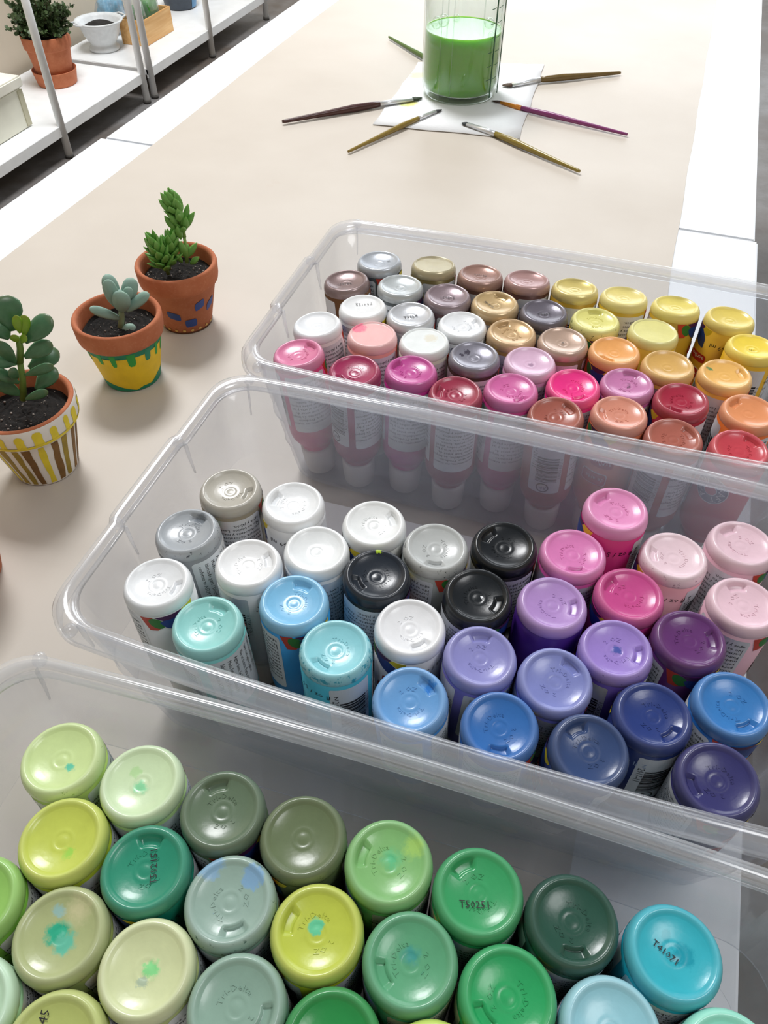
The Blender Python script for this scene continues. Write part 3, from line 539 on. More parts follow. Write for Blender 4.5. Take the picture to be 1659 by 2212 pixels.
# ------------------------------------------------------------------ terracotta pots with succulents
t = NT('terracotta'); o_ = t.obj(); n1 = t.noise(45, 5, o_, .6); c = t.mix(t.step(n1, .3, .7), hx('ad603d'), hx('be7450')); c = t.mix(t.math('MULTIPLY', t.step(t.noise(420, 3, o_), .55, .8), .25), c, hx('d69a78'))
p = t.bsdf(c, .85); t.bump(p, t.noise(500, 3, o_), .25, .0006); TERRA = t.m
t = NT('potting soil'); o_ = t.obj(); n1 = t.noise(420, 5, o_, .7); c = t.mix(t.step(n1, .4, .7), hx('0b0908'), hx('241d19')); p = t.bsdf(c, .9); t.bump(p, n1, 1.0, .002); SOIL = t.m
PERL = plain('8d8781', .8, .5, 300)
def rim_r(q, lip, rt):
    pts = ((0, -.0016), (.0006, -.0011), (.004, -.0003), (lip - .0024, .0002), (lip, -.0004))
    for (a, ra), (b, rb_) in zip(pts, pts[1:]):
        if q <= b: return rt + ra + (rb_ - ra) * (q - a) / (b - a)
    return rt
def pot_r(z, rb, rt, h, lip=.0165):
    return rb + (rt - .0035 - rb) * z / (h - lip) if z < h - lip else rim_r(z - h + lip, lip, rt)
def pot(loc, rb, rt, h, label, bodymat=None, rimmat=None, group='terracotta pots in a row along the table'):
    o = thing('plant_pot', label, 'plant pot', (loc[0], loc[1], .0006), group); lz = h - .0165
    prof = [(0, 0), (rb - .001, 0), (rb, .0012), (pot_r(lz - .0004, rb, rt, h), lz - .0003), (rt - .0024, lz - .0002), (rt - .0013, lz + .0006), (rt - .0006, lz + .004), (rt, h - .0024), (rt - .0006, h - .0008), (rt - .0018, h), (rt - .0034, h - .0004), (rt - .0046, h - .003), (rt - .0056, h - .018), (rb - .003, .006), (0, .006)]
    bm = lathe(prof, 64); link('pot_body', bm, bodymat or TERRA, o)
    if rimmat is not None:
        bm = lathe([(rt - .0024, lz - .0004), (rt - .0012, lz + .0004), (rt - .0003, lz + .004), (rt + .0002, h - .0024), (rt - .0004, h - .0009)], 64); link('painted_rim', bm, rimmat, o)
    rng = random.Random(int(loc[1] * 1e4)); sz = h - .0125
    bm = lathe([(0, sz)] + [(x * .0005, sz + rng.uniform(-.0006, .0006)) for x in range(2, int((rt - .0054) / .0005), 2)] + [(rt - .0050, sz - .001)], 40, lambda r, z, a: .0009 * math.sin(a * 5 + r * 900) * math.sin(a * 3 - r * 500)); link('soil', bm, SOIL, o)['label'] = 'dark potting soil'
    bm = bmesh.new()
    for k in range(90):
        a, r = rng.uniform(0, 2 * PI), (rt - .007) * math.sqrt(rng.random()); s = rng.choice((.0003, .0003, .0004, .0005, .0006, .0009))
        g_ = bmesh.ops.create_icosphere(bm, subdivisions=1, radius=s)
        for q in g_['verts']: q.co += Vector((r * math.cos(a), r * math.sin(a), sz + .0006))
    q = link('perlite', bm, PERL, o, smooth=False); q['kind'] = 'stuff'
    return o
def wrap_pot(o, name, polys, rb, rt, h, mats, phi0, lip=.0165, eps=.00022):
    """Brush strokes on a pot: u in degrees from the side that faces the room's near end, v in mm of height."""
    def fn(u, v, m):
        z = v; r = pot_r(z, rb, rt, h, lip) + eps + .00006 * round(m * 1000); a = phi0 + u / .03; return Vector((r * math.cos(a), r * math.sin(a), z))
    bm = wrap([([(rad(a) * .03, b * .001) for a, b in pts], mi) for pts, mi in polys], fn, .0022)
    return link(name, bm, mats, o, smooth=False)
def leaf_mesh(kind, mat):
    prof = {'pointed': [(0, .25), (.15, .62), (.35, .95), (.5, 1.0), (.68, .88), (.83, .58), (.94, .24), (1, .02)], 'fat': [(0, .42), (.08, .56), (.2, .77), (.4, .96), (.6, 1.0), (.78, .92), (.9, .70), (.97, .40), (1, .02)], 'spoon': [(0, .24), (.12, .40), (.3, .72), (.5, .95), (.66, 1.0), (.8, .92), (.91, .66), (.975, .35), (1, .02)]}[kind]
    th = {'pointed': .62, 'fat': .60, 'spoon': .26}[kind]; bend = {'pointed': .07, 'fat': .05, 'spoon': .06}[kind]
    bm = bmesh.new(); rings = []; seg = 12
    for z, ww in prof:
        off = bend * (4 * z * (1 - z)); rings.append([bm.verts.new((.5 * ww * math.cos(2 * PI * k / seg), .5 * ww * th * math.sin(2 * PI * k / seg) * (1.0 if math.sin(2 * PI * k / seg) < 0 else .72) - off, z)) for k in range(seg)])
    for a, b in zip(rings, rings[1:]):
        for k in range(seg): bm.faces.new((a[k], a[(k + 1) % seg], b[(k + 1) % seg], b[k]))
    bm.faces.new(rings[0][::-1]); bm.faces.new(rings[-1]); bmesh.ops.recalc_face_normals(bm, faces=bm.faces)
    me = bpy.data.meshes.new('leaf'); bm.to_mesh(me); bm.free(); me.shade_smooth(); me.materials.append(mat); return me
def leaf_mat(c1, c2, tipc, rough=.45):
    t = NT('succulent leaf'); o_ = t.obj(); z = t.node('ShaderNodeSeparateXYZ', {0: o_}).outputs[2]; n = t.noise(5, 4, o_)
    c = t.mix(n, hx(c1), hx(c2)); c = t.mix(t.math('MULTIPLY', t.step(z, .82, 1.0), .55), c, hx(tipc))
    p = t.bsdf(c, rough); p.inputs['Subsurface Weight'].default_value = .15; p.inputs['Subsurface Radius'].default_value = (.3, .6, .15); p.inputs['Subsurface Scale'].default_value = .004; return t.m
def put_leaf(me, parent, b, tip, wd, face, roll=0.0, thick=1.0):
    b, tip = Vector(b), Vector(tip); d = tip - b; L = d.length; zx = d / L; xx = zx.cross(Vector(face)).normalized(); xx = Quaternion(zx, roll) @ xx; yy = zx.cross(xx)
    o = bpy.data.objects.new('leaf', me); COL.objects.link(o); o.parent = parent
    o.matrix_local = Matrix(((xx.x * wd, yy.x * wd * thick, zx.x * L, b.x), (xx.y * wd, yy.y * wd * thick, zx.y * L, b.y), (xx.z * wd, yy.z * wd * thick, zx.z * L, b.z), (0, 0, 0, 1))); return o
P3_LEAVES = [[-.3438, .5124, .0564, -.3424, .5134, .079, .0], [-.3424, .5134, .079, -.3432, .5128, .0898, .0], [-.3432, .5128, .0898, -.3463, .5107, .1097, .0], [-.3571, .5014, .0492, -.3591, .4945, .0793, .0], [-.3564, .5037, .0521, -.3514, .5072, .0774, .0], [-.34, .5159, .1041, -.3487, .5127, .1172, .0059], [-.3428, .5128, .1045, -.3484, .508, .1164, .0055], [-.3453, .5104, .1016, -.3501, .5044, .1172, .0055], [-.3473, .5094, .0988, -.3527, .5038, .1115, .0052], [-.341, .5128, .0976, -.3399, .509, .1112, .0065], [-.3454, .5113, .0883, -.352, .5067, .0974, .0], [-.3445, .5107, .0894, -.3469, .5054, .0995, .0052], [-.3418, .512, .0911, -.34, .5077, .1044, .0071], [-.3418, .5135, .0829, -.332, .5193, .0978, .0055], [-.3409, .5153, .0884, -.3375, .5204, .1028, .0049], [-.3403, .5134, .0832, -.336, .5117, .0965, .0052], [-.3443, .5108, .0762, -.3433, .5079, .0891, .0059], [-.3465, .5103, .0837, -.3518, .5057, .0974, .0055], [-.3437, .5131, .0588, -.3356, .5205, .0702, .0052], [-.3436, .5113, .0597, -.3436, .5077, .0766, .0062], [-.3429, .5139, .0598, -.3426, .5169, .0695, .004], [-.3413, .5129, .0533, -.3327, .5153, .0603, .0052], [-.3463, .5092, .0557, -.3469, .5042, .0656, .004], [-.3475, .509, .0708, -.3462, .5071, .0799, .0046]]
P2_LEAVES = [[-.3554, .4232, .0449, -.352, .4261, .0616, .0], [-.3547, .427, .0638, -.3615, .4311, .0857, .0099], [-.354, .4237, .0649, -.3543, .4215, .088, .0087], [-.3504, .4241, .0609, -.3432, .4204, .0811, .0114], [-.3502, .4301, .0629, -.3464, .4411, .0801, .0102], [-.3488, .4288, .0652, -.3445, .4323, .0777, .0067], [-.3489, .4273, .0593, -.3321, .4375, .072, .0074], [-.3539, .4231, .054, -.3663, .4088, .0691, .0065], [-.3535, .4228, .045, -.3429, .4259, .046, .0062], [-.3516, .4277, .0685, -.3529, .4305, .0749, .0055]]
P1_LEAVES = [[-.3577, .3127, .061, -.3531, .3179, .0891, .0], [-.3531, .3179, .0891, -.3503, .3212, .1043, .0], [-.3525, .3217, .1087, -.3556, .3273, .1301, .0148], [-.3478, .3225, .1008, -.3323, .3359, .1141, .012], [-.3499, .3193, .0907, -.3342, .3306, .0979, .0092], [-.3517, .3211, .0802, -.34, .3392, .085, .0112], [-.3519, .3159, .0782, -.3348, .3254, .0839, .006], [-.3519, .3201, .0634, -.342, .3338, .074, .0104], [-.3559, .3117, .0602, -.3413, .3194, .0654, .0056], [-.3485, .3222, .1075, -.3462, .3214, .1214, .0052], [-.3478, .3241, .1038, -.3452, .3271, .1185, .0064], [-.3546, .3177, .1047, -.359, .3172, .1161, .0104], [-.3541, .3146, .0884, -.3542, .3075, .1102, .0084], [-.3541, .3157, .0872, -.3613, .3039, .0955, .0068], [-.3555, .3122, .0738, -.3581, .3, .0919, .0068], [-.3545, .3125, .078, -.351, .3051, .0908, .006], [-.3579, .3121, .0629, -.3645, .3032, .0804, .008], [-.3503, .3197, .1017, -.3493, .3163, .1099, .0044], [-.3499, .3202, .1015, -.3442, .3222, .1063, .0044]]
def plant(name, label, loc, rows, nstem, stem_r, stem_mat, me, rng, wk=1.2):
    L0 = Vector((loc[0], loc[1], .0006)); o = thing(name, label, 'succulent', (loc[0], loc[1], .0446), 'succulents in the painted pots'); off = Vector((loc[0], loc[1], .0446 - .0006))
    for r in rows[:nstem]:
        bm = bmesh.new(); b, e = Vector(r[:3]) - off, Vector(r[3:6]) - off; m = (b + e) / 2 + Vector((.0006, .0004, 0)); tube(bm, [b - (e - b).normalized() * .002, m, e], [stem_r, stem_r * .9, stem_r * .8], 10); link('stem', bm, stem_mat, o)
    view = Vector((-loc[0], -loc[1], .33)).normalized()
    for r in rows[nstem:]:
        if r[6] > 0: put_leaf(me, o, Vector(r[:3]) - off, Vector(r[3:6]) - off, r[6] * wk, view, rng.uniform(-.45, .45))
    return o, off, view
POT3, POT2, POT1, POT0 = (-.3512, .5073, .0213, .0339, .0576), (-.3556, .423, .0217, .0338, .058), (-.3593, .3108, .0217, .0349, .0600), (-.3480, .2080, .0216, .0338, .058)
camphi = lambda p: math.atan2(-p[1], -p[0])
BLUE, DOT, CHARC = plain('2c4689', .6), plain('d9ad62', .7), plain('54331f', .8)
o = pot(POT3, *POT3[2:], label='bare terracotta pot with blue dashes and yellow dots, farthest of the row')
a_ = camphi(POT3)
for k, (x, z, wd, hh, sl) in enumerate(((26, 28.5, 19, 8.0, 3), (52, 24.5, 20, 8.0, 5), (-24, 20.5, 24, 7.5, -3.5), (6, 11.8, 24, 8.0, 0.5), (-54, 30, 18, 9, -2), (100, 20, 20, 8, 0), (-110, 16, 20, 8, 2), (165, 24, 20, 8, -2))):
    pts = [(px + x, py + z + sl * (px / wd)) for px, py in rrect(-wd / 2, -hh / 2, wd / 2, hh / 2, 3.2, 3)]
    wrap_pot(o, 'blue_dash', [(pts, 0)], *POT3[2:], [BLUE], a_)
for k in range(20): wrap_pot(o, 'yellow_dot', [(ellipse(-174 + 18 * k, 3.6, 3.6, 1.35, 0, 10), 0)], *POT3[2:], [DOT], a_)
wrap_pot(o, 'brown_band', [([(-179.9, .3), (179.9, .3), (179.9, 1.5), (-179.9, 1.5)], 0)], *POT3[2:], [CHARC], a_)
YEL, TEAL, GRN = plain('e8c21c', .6, .05, 90), plain('12805f', .6), plain('2c9a3e', .6)
o = pot(POT2, *POT2[2:], label='terracotta pot painted yellow with green drips and a green foot', bodymat=None)
a_ = camphi(POT2) ; lz = 41.2
wrap_pot(o, 'yellow_coat', [([(-179.9, .4), (179.9, .4), (179.9, lz), (-179.9, lz)], 0)], *POT2[2:], [YEL], a_, eps=.00010)
top = [(-180 + 6 * k, 36.8 + 1.3 * math.sin(k * 1.7) + (1.5 if k % 5 == 0 else 0)) for k in range(61)]
wrap_pot(o, 'green_band', [([(179.9, lz), (-179.9, lz)] + [(max(-179.9, min(179.9, a)), z) for a, z in top], 0)], *POT2[2:], [TEAL], a_)
for x, l_, wd, m in ((-45, 7, 8, 1), (-24, 8.5, 9, 1), (3, 9.5, 13, 1), (30, 8.5, 11, 0), (50, 9, 8, 1), (68, 10, 8, 1), (-72, 8, 9, 1), (-100, 9, 10, 0), (100, 8, 9, 1), (130, 9, 10, 1), (165, 8, 9, 0), (-135, 9, 9, 1)):
    z0 = 36.5 - l_; wrap_pot(o, 'green_drip', [([(x - wd / 2, 39.5), (x - wd / 2 + 1, z0 + 2), (x - wd / 4, z0), (x + wd / 4, z0), (x + wd / 2 - .5, z0 + 2.4), (x + wd / 2, 39.5)], 0)], *POT2[2:], [(TEAL, GRN)[m]], a_, eps=.00030)
foot = [(-179.9, 5), (-130, 4), (-95, 6.5), (-60, 8), (-38, 6.0), (0, 1.2), (14, 3.6), (34, 3.2), (52, 8.2), (72, 9.5), (100, 6), (140, 4), (179.9, 5)]
wrap_pot(o, 'green_foot', [([(-179.9, .3)] + foot + [(179.9, .3)], 0)], *POT2[2:], [TEAL], a_)
WHT, YST, BRN, OLV = plain('e6e3dd', .6, .02, 90), plain('e3cf2e', .6, .06, 120), plain('7a5726', .7, .12, 150), plain('9a8328', .7, .12, 150)
o = pot(POT1, *POT1[2:], label='white painted pot with yellow rim strokes and brown stripes, nearest whole pot', rimmat=WHT)
a_ = camphi(POT1); lz = 43.3
wrap_pot(o, 'white_coat', [([(-179.9, .4), (179.9, .4), (179.9, lz), (-179.9, lz)], 0)], *POT1[2:], [WHT], a_, eps=.00008)
rng = random.Random(3)
for k in range(20):
    x = -180 + 18 * k + rng.uniform(-2, 2); wd = rng.uniform(7, 11); z1 = 58.6 - rng.uniform(.5, 2.5)
    wrap_pot(o, 'yellow_stroke', [([(x - wd / 2, 45.0)] + [(x - wd / 2 + .5, 50)] + [(x + wd / 2 * math.cos(q), z1 - 3 + 3 * math.sin(q)) for q in (PI, PI * .75, PI / 2, PI / 4, 0)] + [(x + wd / 2 - .5, 50), (x + wd / 2 + .6, 45.0)], 0)], *POT1[2:], [YST], a_, eps=.00030)
wrap_pot(o, 'yellow_line', [([(-179.9, 43.7), (179.9, 43.7), (179.9, 46.2), (-179.9, 46.2)], 0)], *POT1[2:], [YST], a_, eps=.00036)
for k in range(22):
    x = -180 + 16.4 * k + rng.uniform(-3, 3); wd = rng.uniform(7.5, 11.5); m = rng.choice((0, 0, 1, 1, 2)); ja = [rng.uniform(-1.2, 1.2) for _ in range(12)]
    L_ = [(x - wd / 2 + ja[i], 40.6 - i * 7.8) for i in range(6)]; R_ = [(x + wd / 2 + ja[6 + i], 1.6 + i * 7.8) for i in range(6)]
    wrap_pot(o, 'brown_stripe', [(L_ + R_, 0)], *POT1[2:], [(BRN, OLV, YST)[m]], a_, eps=.00026)
pot(POT0, *POT0[2:], label='terracotta pot at the picture edge, only its rim showing')
# plants
rng = random.Random(9)
LM3 = leaf_mesh('pointed', leaf_mat('5a9440', '7db35a', '8fbb62')); STEM3 = plain('86ad5c', .5)
o, off, view = plant('succulent', 'green succulent with pointed leaves and one tall leggy stem', POT3, P3_LEAVES, 5, .0016, STEM3, LM3, rng, 1.05)
for base, tip, n, ln, wd in ((P3_LEAVES[3][:3], P3_LEAVES[3][3:6], 30, .0180, .0068), (P3_LEAVES[4][:3], P3_LEAVES[4][3:6], 26, .0165, .0064), (P3_LEAVES[1][:3], P3_LEAVES[1][3:6], 6, .0120, .0055), (P3_LEAVES[2][:3], P3_LEAVES[2][3:6], 16, .0135, .0058)):
    b, e = Vector(base) - off, Vector(tip) - off; ax = (e - b).normalized(); s1 = ax.cross(Vector((0, 1, .2))).normalized(); s2 = ax.cross(s1)
    for k in range(n):
        f = .12 + .86 * k / (n - 1); a = k * 2.39996; rdir = s1 * math.cos(a) + s2 * math.sin(a); opn = 1.15 - .95 * f
        q = b + (e - b) * (f * .82); d = (ax * (1 - .25 * opn) + rdir * opn * .85).normalized(); put_leaf(LM3, o, q, q + d * ln * (1.0 - .15 * abs(f - .6)), wd * rng.uniform(.85, 1.1), rdir + ax * .3, rng.uniform(-.2, .2))
LM2 = leaf_mesh('fat', leaf_mat('7f9f93', '93b0a4', '9db9ac', .6))
plant('succulent', 'grey green succulent with thick rounded paddle leaves', POT2, P2_LEAVES, 1, .0026, plain('8ea583', .5), LM2, rng)
LM1 = leaf_mesh('spoon', leaf_mat('37603f', '568160', '6b6a48', .32)); LM1Y = leaf_mesh('spoon', leaf_mat('6f9622', '86a82c', '8a7a35', .4))
o, off, view = plant('succulent', 'dark green succulent with broad spoon shaped leaves and yellow green tip', POT1, P1_LEAVES, 2, .0024, plain('5d7a30', .5), LM1, rng)
for k in (9, 10, 17, 18):
    pass
for ch in [c for c in o.children if c.name.startswith('leaf')][7:9] + [c for c in o.children if c.name.startswith('leaf')][-2:]: ch.data = LM1Y
# ------------------------------------------------------------------ jar of green water on a napkin, brushes round it
def slab(name, pts, z0, th, mat, sub=6, wav=.0):
    bm = bmesh.new(); g = []; (a, b, c, d) = [Vector(q + (0,)) for q in pts]
    for lvl in (0, 1):
        gg = []
        for j in range(sub + 1):
            v = j / sub; row = []
            for i in range(sub + 1):
                u = i / sub; q = (a * (1 - u) + b * u) * (1 - v) + (d * (1 - u) + c * u) * v
                row.append(bm.verts.new((q.x + .0012 * math.sin(j * 2.1 + i), q.y + .0010 * math.sin(i * 1.7 + j * .6), z0 + lvl * th + wav * (1 + math.sin(i * 1.3 + j * 1.9)))))
            gg.append(row)
        g.append(gg)
    for j in range(sub):
        for i in range(sub):
            bm.faces.new((g[1][j][i], g[1][j][i + 1], g[1][j + 1][i + 1], g[1][j + 1][i])); bm.faces.new((g[0][j][i], g[0][j + 1][i], g[0][j + 1][i + 1], g[0][j][i + 1]))
    ed = [(j, 0) for j in range(sub + 1)] + [(sub, i) for i in range(1, sub + 1)] + [(j, sub) for j in range(sub - 1, -1, -1)] + [(0, i) for i in range(sub - 1, 0, -1)]
    for (j, i), (J, I) in zip(ed, ed[1:] + ed[:1]): bm.faces.new((g[0][j][i], g[0][J][I], g[1][J][I], g[1][j][i]))
    bmesh.ops.recalc_face_normals(bm, faces=bm.faces); return link(name, bm, mat)
t = NT('napkin paper'); o_ = t.obj(); n1 = t.noise(260, 3, o_)
sep = t.node('ShaderNodeSeparateXYZ', {0: o_}).outputs
def blot(cx, cy, r):
    dx, dy = t.math('SUBTRACT', sep[0], cx), t.math('SUBTRACT', sep[1], cy); d = t.math('SQRT', t.math('ADD', t.math('MULTIPLY', dx, dx), t.math('MULTIPLY', dy, dy)))
    return t.math('SUBTRACT', 1, t.step(t.math('ADD', d, t.math('MULTIPLY', t.math('SUBTRACT', t.noise(70, 3, o_), .5), .02)), r * .5, r))
c = t.mix(t.math('MULTIPLY', blot(-.336, 1.150, .016), .6), hx('eef0f3'), hx('e6e79a')); c = t.mix(t.math('MULTIPLY', blot(-.314, 1.048, .012), .8), c, hx('d9d64e')); c = t.mix(t.math('MULTIPLY', blot(-.322, 1.040, .008), .8), c, hx('c5cf4e'))
p = t.bsdf(c, .8); t.bump(p, n1, .3, .001); NAP = t.m
nap = slab('paper_napkin', [(-.3378, .9663), (-.1553, .9848), (-.1742, 1.2544), (-.3485, 1.2021)], .0014, .0005, NAP, 8, .0002); tag(nap, 'white paper napkin with yellow blots under the jar', 'napkin')
GLASS = clear_plastic('jar glass', 0.022, 0.03, (0.935, 0.955, 0.950, 1), (.6, .68, .66, 1), .03, .75)
jar = thing('glass_jar', 'round glass jar with measuring marks, half full of green water', 'jar', (-.2625, 1.1060, .0026)); RJ = .0515
bm = lathe([(0, .0030), (.030, .0020), (.040, .0002), (.0445, 0), (.0470, .0012), (.0500, .0085), (RJ - .0004, .014), (RJ, .020), (RJ, .150), (.0495, .158), (.0440, .166), (.0440, .176), (.0425, .178), (.0410, .176), (.0410, .166), (.0470, .157), (RJ - .0022, .149), (RJ - .0022, .018), (.0470, .0085), (.040, .0060), (0, .0058)], 72); link('jar_body', bm, GLASS, jar)
t = NT('green paint water'); p = t.bsdf(hx('74b038'), .06); p.inputs['Subsurface Weight'].default_value = 1.0; p.inputs['Subsurface Radius'].default_value = (.45, 1.0, .22); p.inputs['Subsurface Scale'].default_value = .03; WATER = t.m
bm = lathe([(0, .0066), (.040, .0068), (.0462, .0092), (.0486, .0185), (.0488, .0760), (.0486, .0768), (.0478, .0764), (.0440, .0762), (0, .0762)], 64); link('green_water', bm, WATER, jar)['label'] = 'cloudy green paint water'
DKGL = plain('2f5a3c', .2); az = camphi((-.2625, 1.106))
for a, wd in ((50, .0011), (74, .0010), (-32, .0006), (-14, .0006), (150, .0008), (205, .0008)):
    bm = bmesh.new(); box(bm, (RJ - .0004, -wd, .006), (RJ + .0006, wd, .152), .0003); q = link('ridge', bm, DKGL if a in (50, 74) else GLASS, jar, smooth=False); q.rotation_euler.z = az + rad(a)
for k, z in enumerate((.028, .044, .060, .076, .092, .108)):
    for a, wd in ((43.5, 4.0), (58, 5.0)):
        bm = bmesh.new()
        for s in range(4):
            a0, a1 = rad(a - wd + 2 * wd * s / 4), rad(a - wd + 2 * wd * (s + 1) / 4); q = [bm.verts.new(((RJ + .0003) * math.cos(x), (RJ + .0003) * math.sin(x), z + h + (.0007 if x > rad(a) else 0))) for x, h in ((a0, 0), (a1, 0), (a1, .0009), (a0, .0009))]; bm.faces.new(q)
        q = link('measuring_mark', bm, DKGL, jar); q.rotation_euler.z = az
bub = clear_plastic('bubble film', .02, .05, (.97, .99, .98, 1), (.8, .85, .83, 1), .03, .8)
for a, r, d in ((-138, .0075, .040), (-118, .0070, .040), (128, .0065, .041), (55, .0048, .043), (78, .0042, .043), (-165, .0050, .042)):
    bm = bmesh.new(); bmesh.ops.create_uvsphere(bm, u_segments=16, v_segments=10, radius=r); bmesh.ops.bisect_plane(bm, geom=bm.verts[:] + bm.edges[:] + bm.faces[:], plane_co=(0, 0, -r * .15), plane_no=(0, 0, 1), clear_inner=True)
    q = link('bubble', bm, bub, jar); q.location = (d * math.cos(az + rad(a)), d * math.sin(az + rad(a)), .0763)
STEEL = plain('dfe1e4', .3, Metallic=.55)
def brush(pts, label, hc, fc, bc, rh, flat=1.0, z=.0024):
    """pts: handle end, ferrule start, ferrule end, bristle tip (x, y)."""
    e, fs, fe, tp = [Vector((q[0], q[1], 0)) for q in pts]; o = thing('paint_brush', label, 'paint brush', (e.x, e.y, z + rh * .55), 'paint brushes laid round the jar')
    dz = rh * .55; rh *= 1.17; P = lambda v, h=0: v - e + Vector((0, 0, h))
    d = fs - e
    bm = bmesh.new(); tube(bm, [P(e), P(e + d * .02), P(e + d * .35, .0004), P(e + d * .72, .0012), P(e + d * .9, .001), P(fs, .0008)], [rh * .45, rh * .55, rh * .8, rh * 1.15, rh * 1.05, rh * .85], 12); link('handle', bm, plain(hc, .28, .08, 120), o)
    bm = bmesh.new(); tube(bm, [P(fs - d * .01, .0008), P(fs + (fe - fs) * .3, .0006), P(fe, .0004)], [(rh * .92, rh * .92), (rh * .95, rh * .9), (rh * 1.1 * flat, rh * .55)], 14); link('ferrule', bm, fc if not isinstance(fc, str) else plain(fc, .3), o)
    bm = bmesh.new(); tube(bm, [P(fe, .0004), P(fe + (tp - fe) * .45, .0002), P(tp, -.0002)], [(rh * 1.02 * flat, rh * .5), (rh * 1.1 * flat, rh * .42), (rh * .35 * flat, rh * .15)], 12); link('bristles', bm, plain(bc, .7), o)
    return o
brush([(-.4222, 1.2851), (-.325, 1.1962), (-.305, 1.1780), (-.296, 1.1695)], 'dark green brush behind the jar, only its handle showing', '52702f', STEEL, '3a3020', .0028, 1, .0030)
brush([(-.4453, .9307), (-.3472, 1.0249), (-.3137, 1.0554), (-.3034, 1.0659)], 'dark brown brush with a long bright ferrule and wet dark bristles', '4a2a28', STEEL, '2c3a26', .0034, 1.15)
brush([(-.3371, .8762), (-.2866, .9979), (-.2735, 1.0265), (-.2677, 1.0367)], 'thin olive gold brush between the dark brown one and the gold one', '8a7434', STEEL, '33363a', .0026)
brush([(-.0699, .9141), (-.1852, .9823), (-.2237, 1.0001), (-.2318, 1.0034)], 'gold olive brush nearest to the plastic bins', '8c7a35', STEEL, '2d3236', .0031, 1.05)
brush([(-.0307, 1.0371), (-.1721, 1.0740), (-.2005, 1.0855), (-.2135, 1.0877)], 'purple handled brush with an orange ferrule', '843a70', 'd98a2c', '3c2d26', .0027, .8)
brush([(-.0655, 1.2498), (-.1685, 1.1805), (-.2005, 1.1505), (-.2126, 1.1465)], 'olive brown brush with a wide pale ferrule and brown bristles', '6f5a30', STEEL, '4d3a2a', .0034, 1.2)
# ------------------------------------------------------------------ white shelves along the wall and what stands on them
SZ = -.645
def shelf_unit(y0, y1, ym, label):
    o = thing('shelf_unit', label, 'shelf', (-2.06, (y0 + y1) / 2, -.75), 'low white metal shelves along the wall'); cy = (y0 + y1) / 2
    bm = bmesh.new(); box(bm, (-.205, y0 - cy - .012, .083), (.205, y1 - cy + .012, .105), .002); box(bm, (.196, y0 - cy - .012, .072), (.207, y1 - cy + .012, .1045), .001); link('shelf_board', bm, WHITE_METAL, o, smooth=False)
    for y in (y0, ym, y1):
        for x in (-.205, .205):
            bm = bmesh.new(); tube(bm, [(x, y - cy, 0.002), (x, y - cy, .80)], .0125, 14); q = link('post', bm, WHITE_METAL, o)
            bm = bmesh.new(); tube(bm, [(x, y - cy, 0), (x, y - cy, .012)], .0145, 14); f_ = link('foot', bm, plain('3b3835', .7), q)
    return o
shelf_unit(1.66, 2.712, 2.200, 'white shelf unit holding the cream box and the potted bush')
shelf_unit(2.768, 3.80, 3.252, 'white shelf unit holding the wooden crate of bags')
# cream box
cb = thing('storage_box', 'cream storage box with a lid on the white shelf', 'box', (-2.090, 1.965, SZ + .001)); CREAM = plain('d9d8c9', .6, .04, 14); CREAM2 = plain('e6e4d8', .6, .03, 14)
bm = bmesh.new(); box(bm, (-.142, -.20, 0), (.148, .20, .118), .003); link('box_body', bm, CREAM, cb, smooth=False)
bm = bmesh.new(); box(bm, (-.150, -.21, .1185), (.157, .21, .150), .004); link('lid', bm, CREAM2, cb, smooth=False)
for y in (-.192, .192):
    bm = bmesh.new(); box(bm, (.146, y - .012, .004), (.1505, y + .012, .112), .001); link('corner_trim', bm, plain('b9b59c', .6), cb, smooth=False)
# big pot with saucer
sc = (-2.088, 2.525)
o = thing('plant_saucer', 'terracotta saucer under the large pot on the shelf', 'saucer', (*sc, SZ + .0005)); bm = lathe([(0, 0), (.066, 0), (.068, .002), (.077, .046), (.0775, .048), (.0745, .048), (.066, .006), (0, .006)], 56); link('saucer_bowl', bm, TERRA, o)
o = thing('plant_pot', 'large terracotta pot on the white shelf holding the dark bush', 'plant pot', (*sc, SZ + .007)); bm = lathe([(0, 0), (.056, 0), (.058, .002), (.0745, .108), (.0750, .110), (.0790, .111), (.0805, .114), (.0830, .150), (.0815, .153), (.0770, .152), (.0760, .140), (0, .138)], 56); link('pot_body', bm, TERRA, o)
bm = lathe([(0, .141), (.04, .143), (.0755, .1405)], 40); link('soil', bm, SOIL, o)
o = thing('bushy_plant', 'dark green bushy plant with tiny leaves in the large pot', 'plant', (*sc, SZ + .151)); rng = random.Random(21)
BUSH = leaf_mat('2b3d24', '566d40', '66784a', .5)
bm = bmesh.new(); bs = bmesh.new()
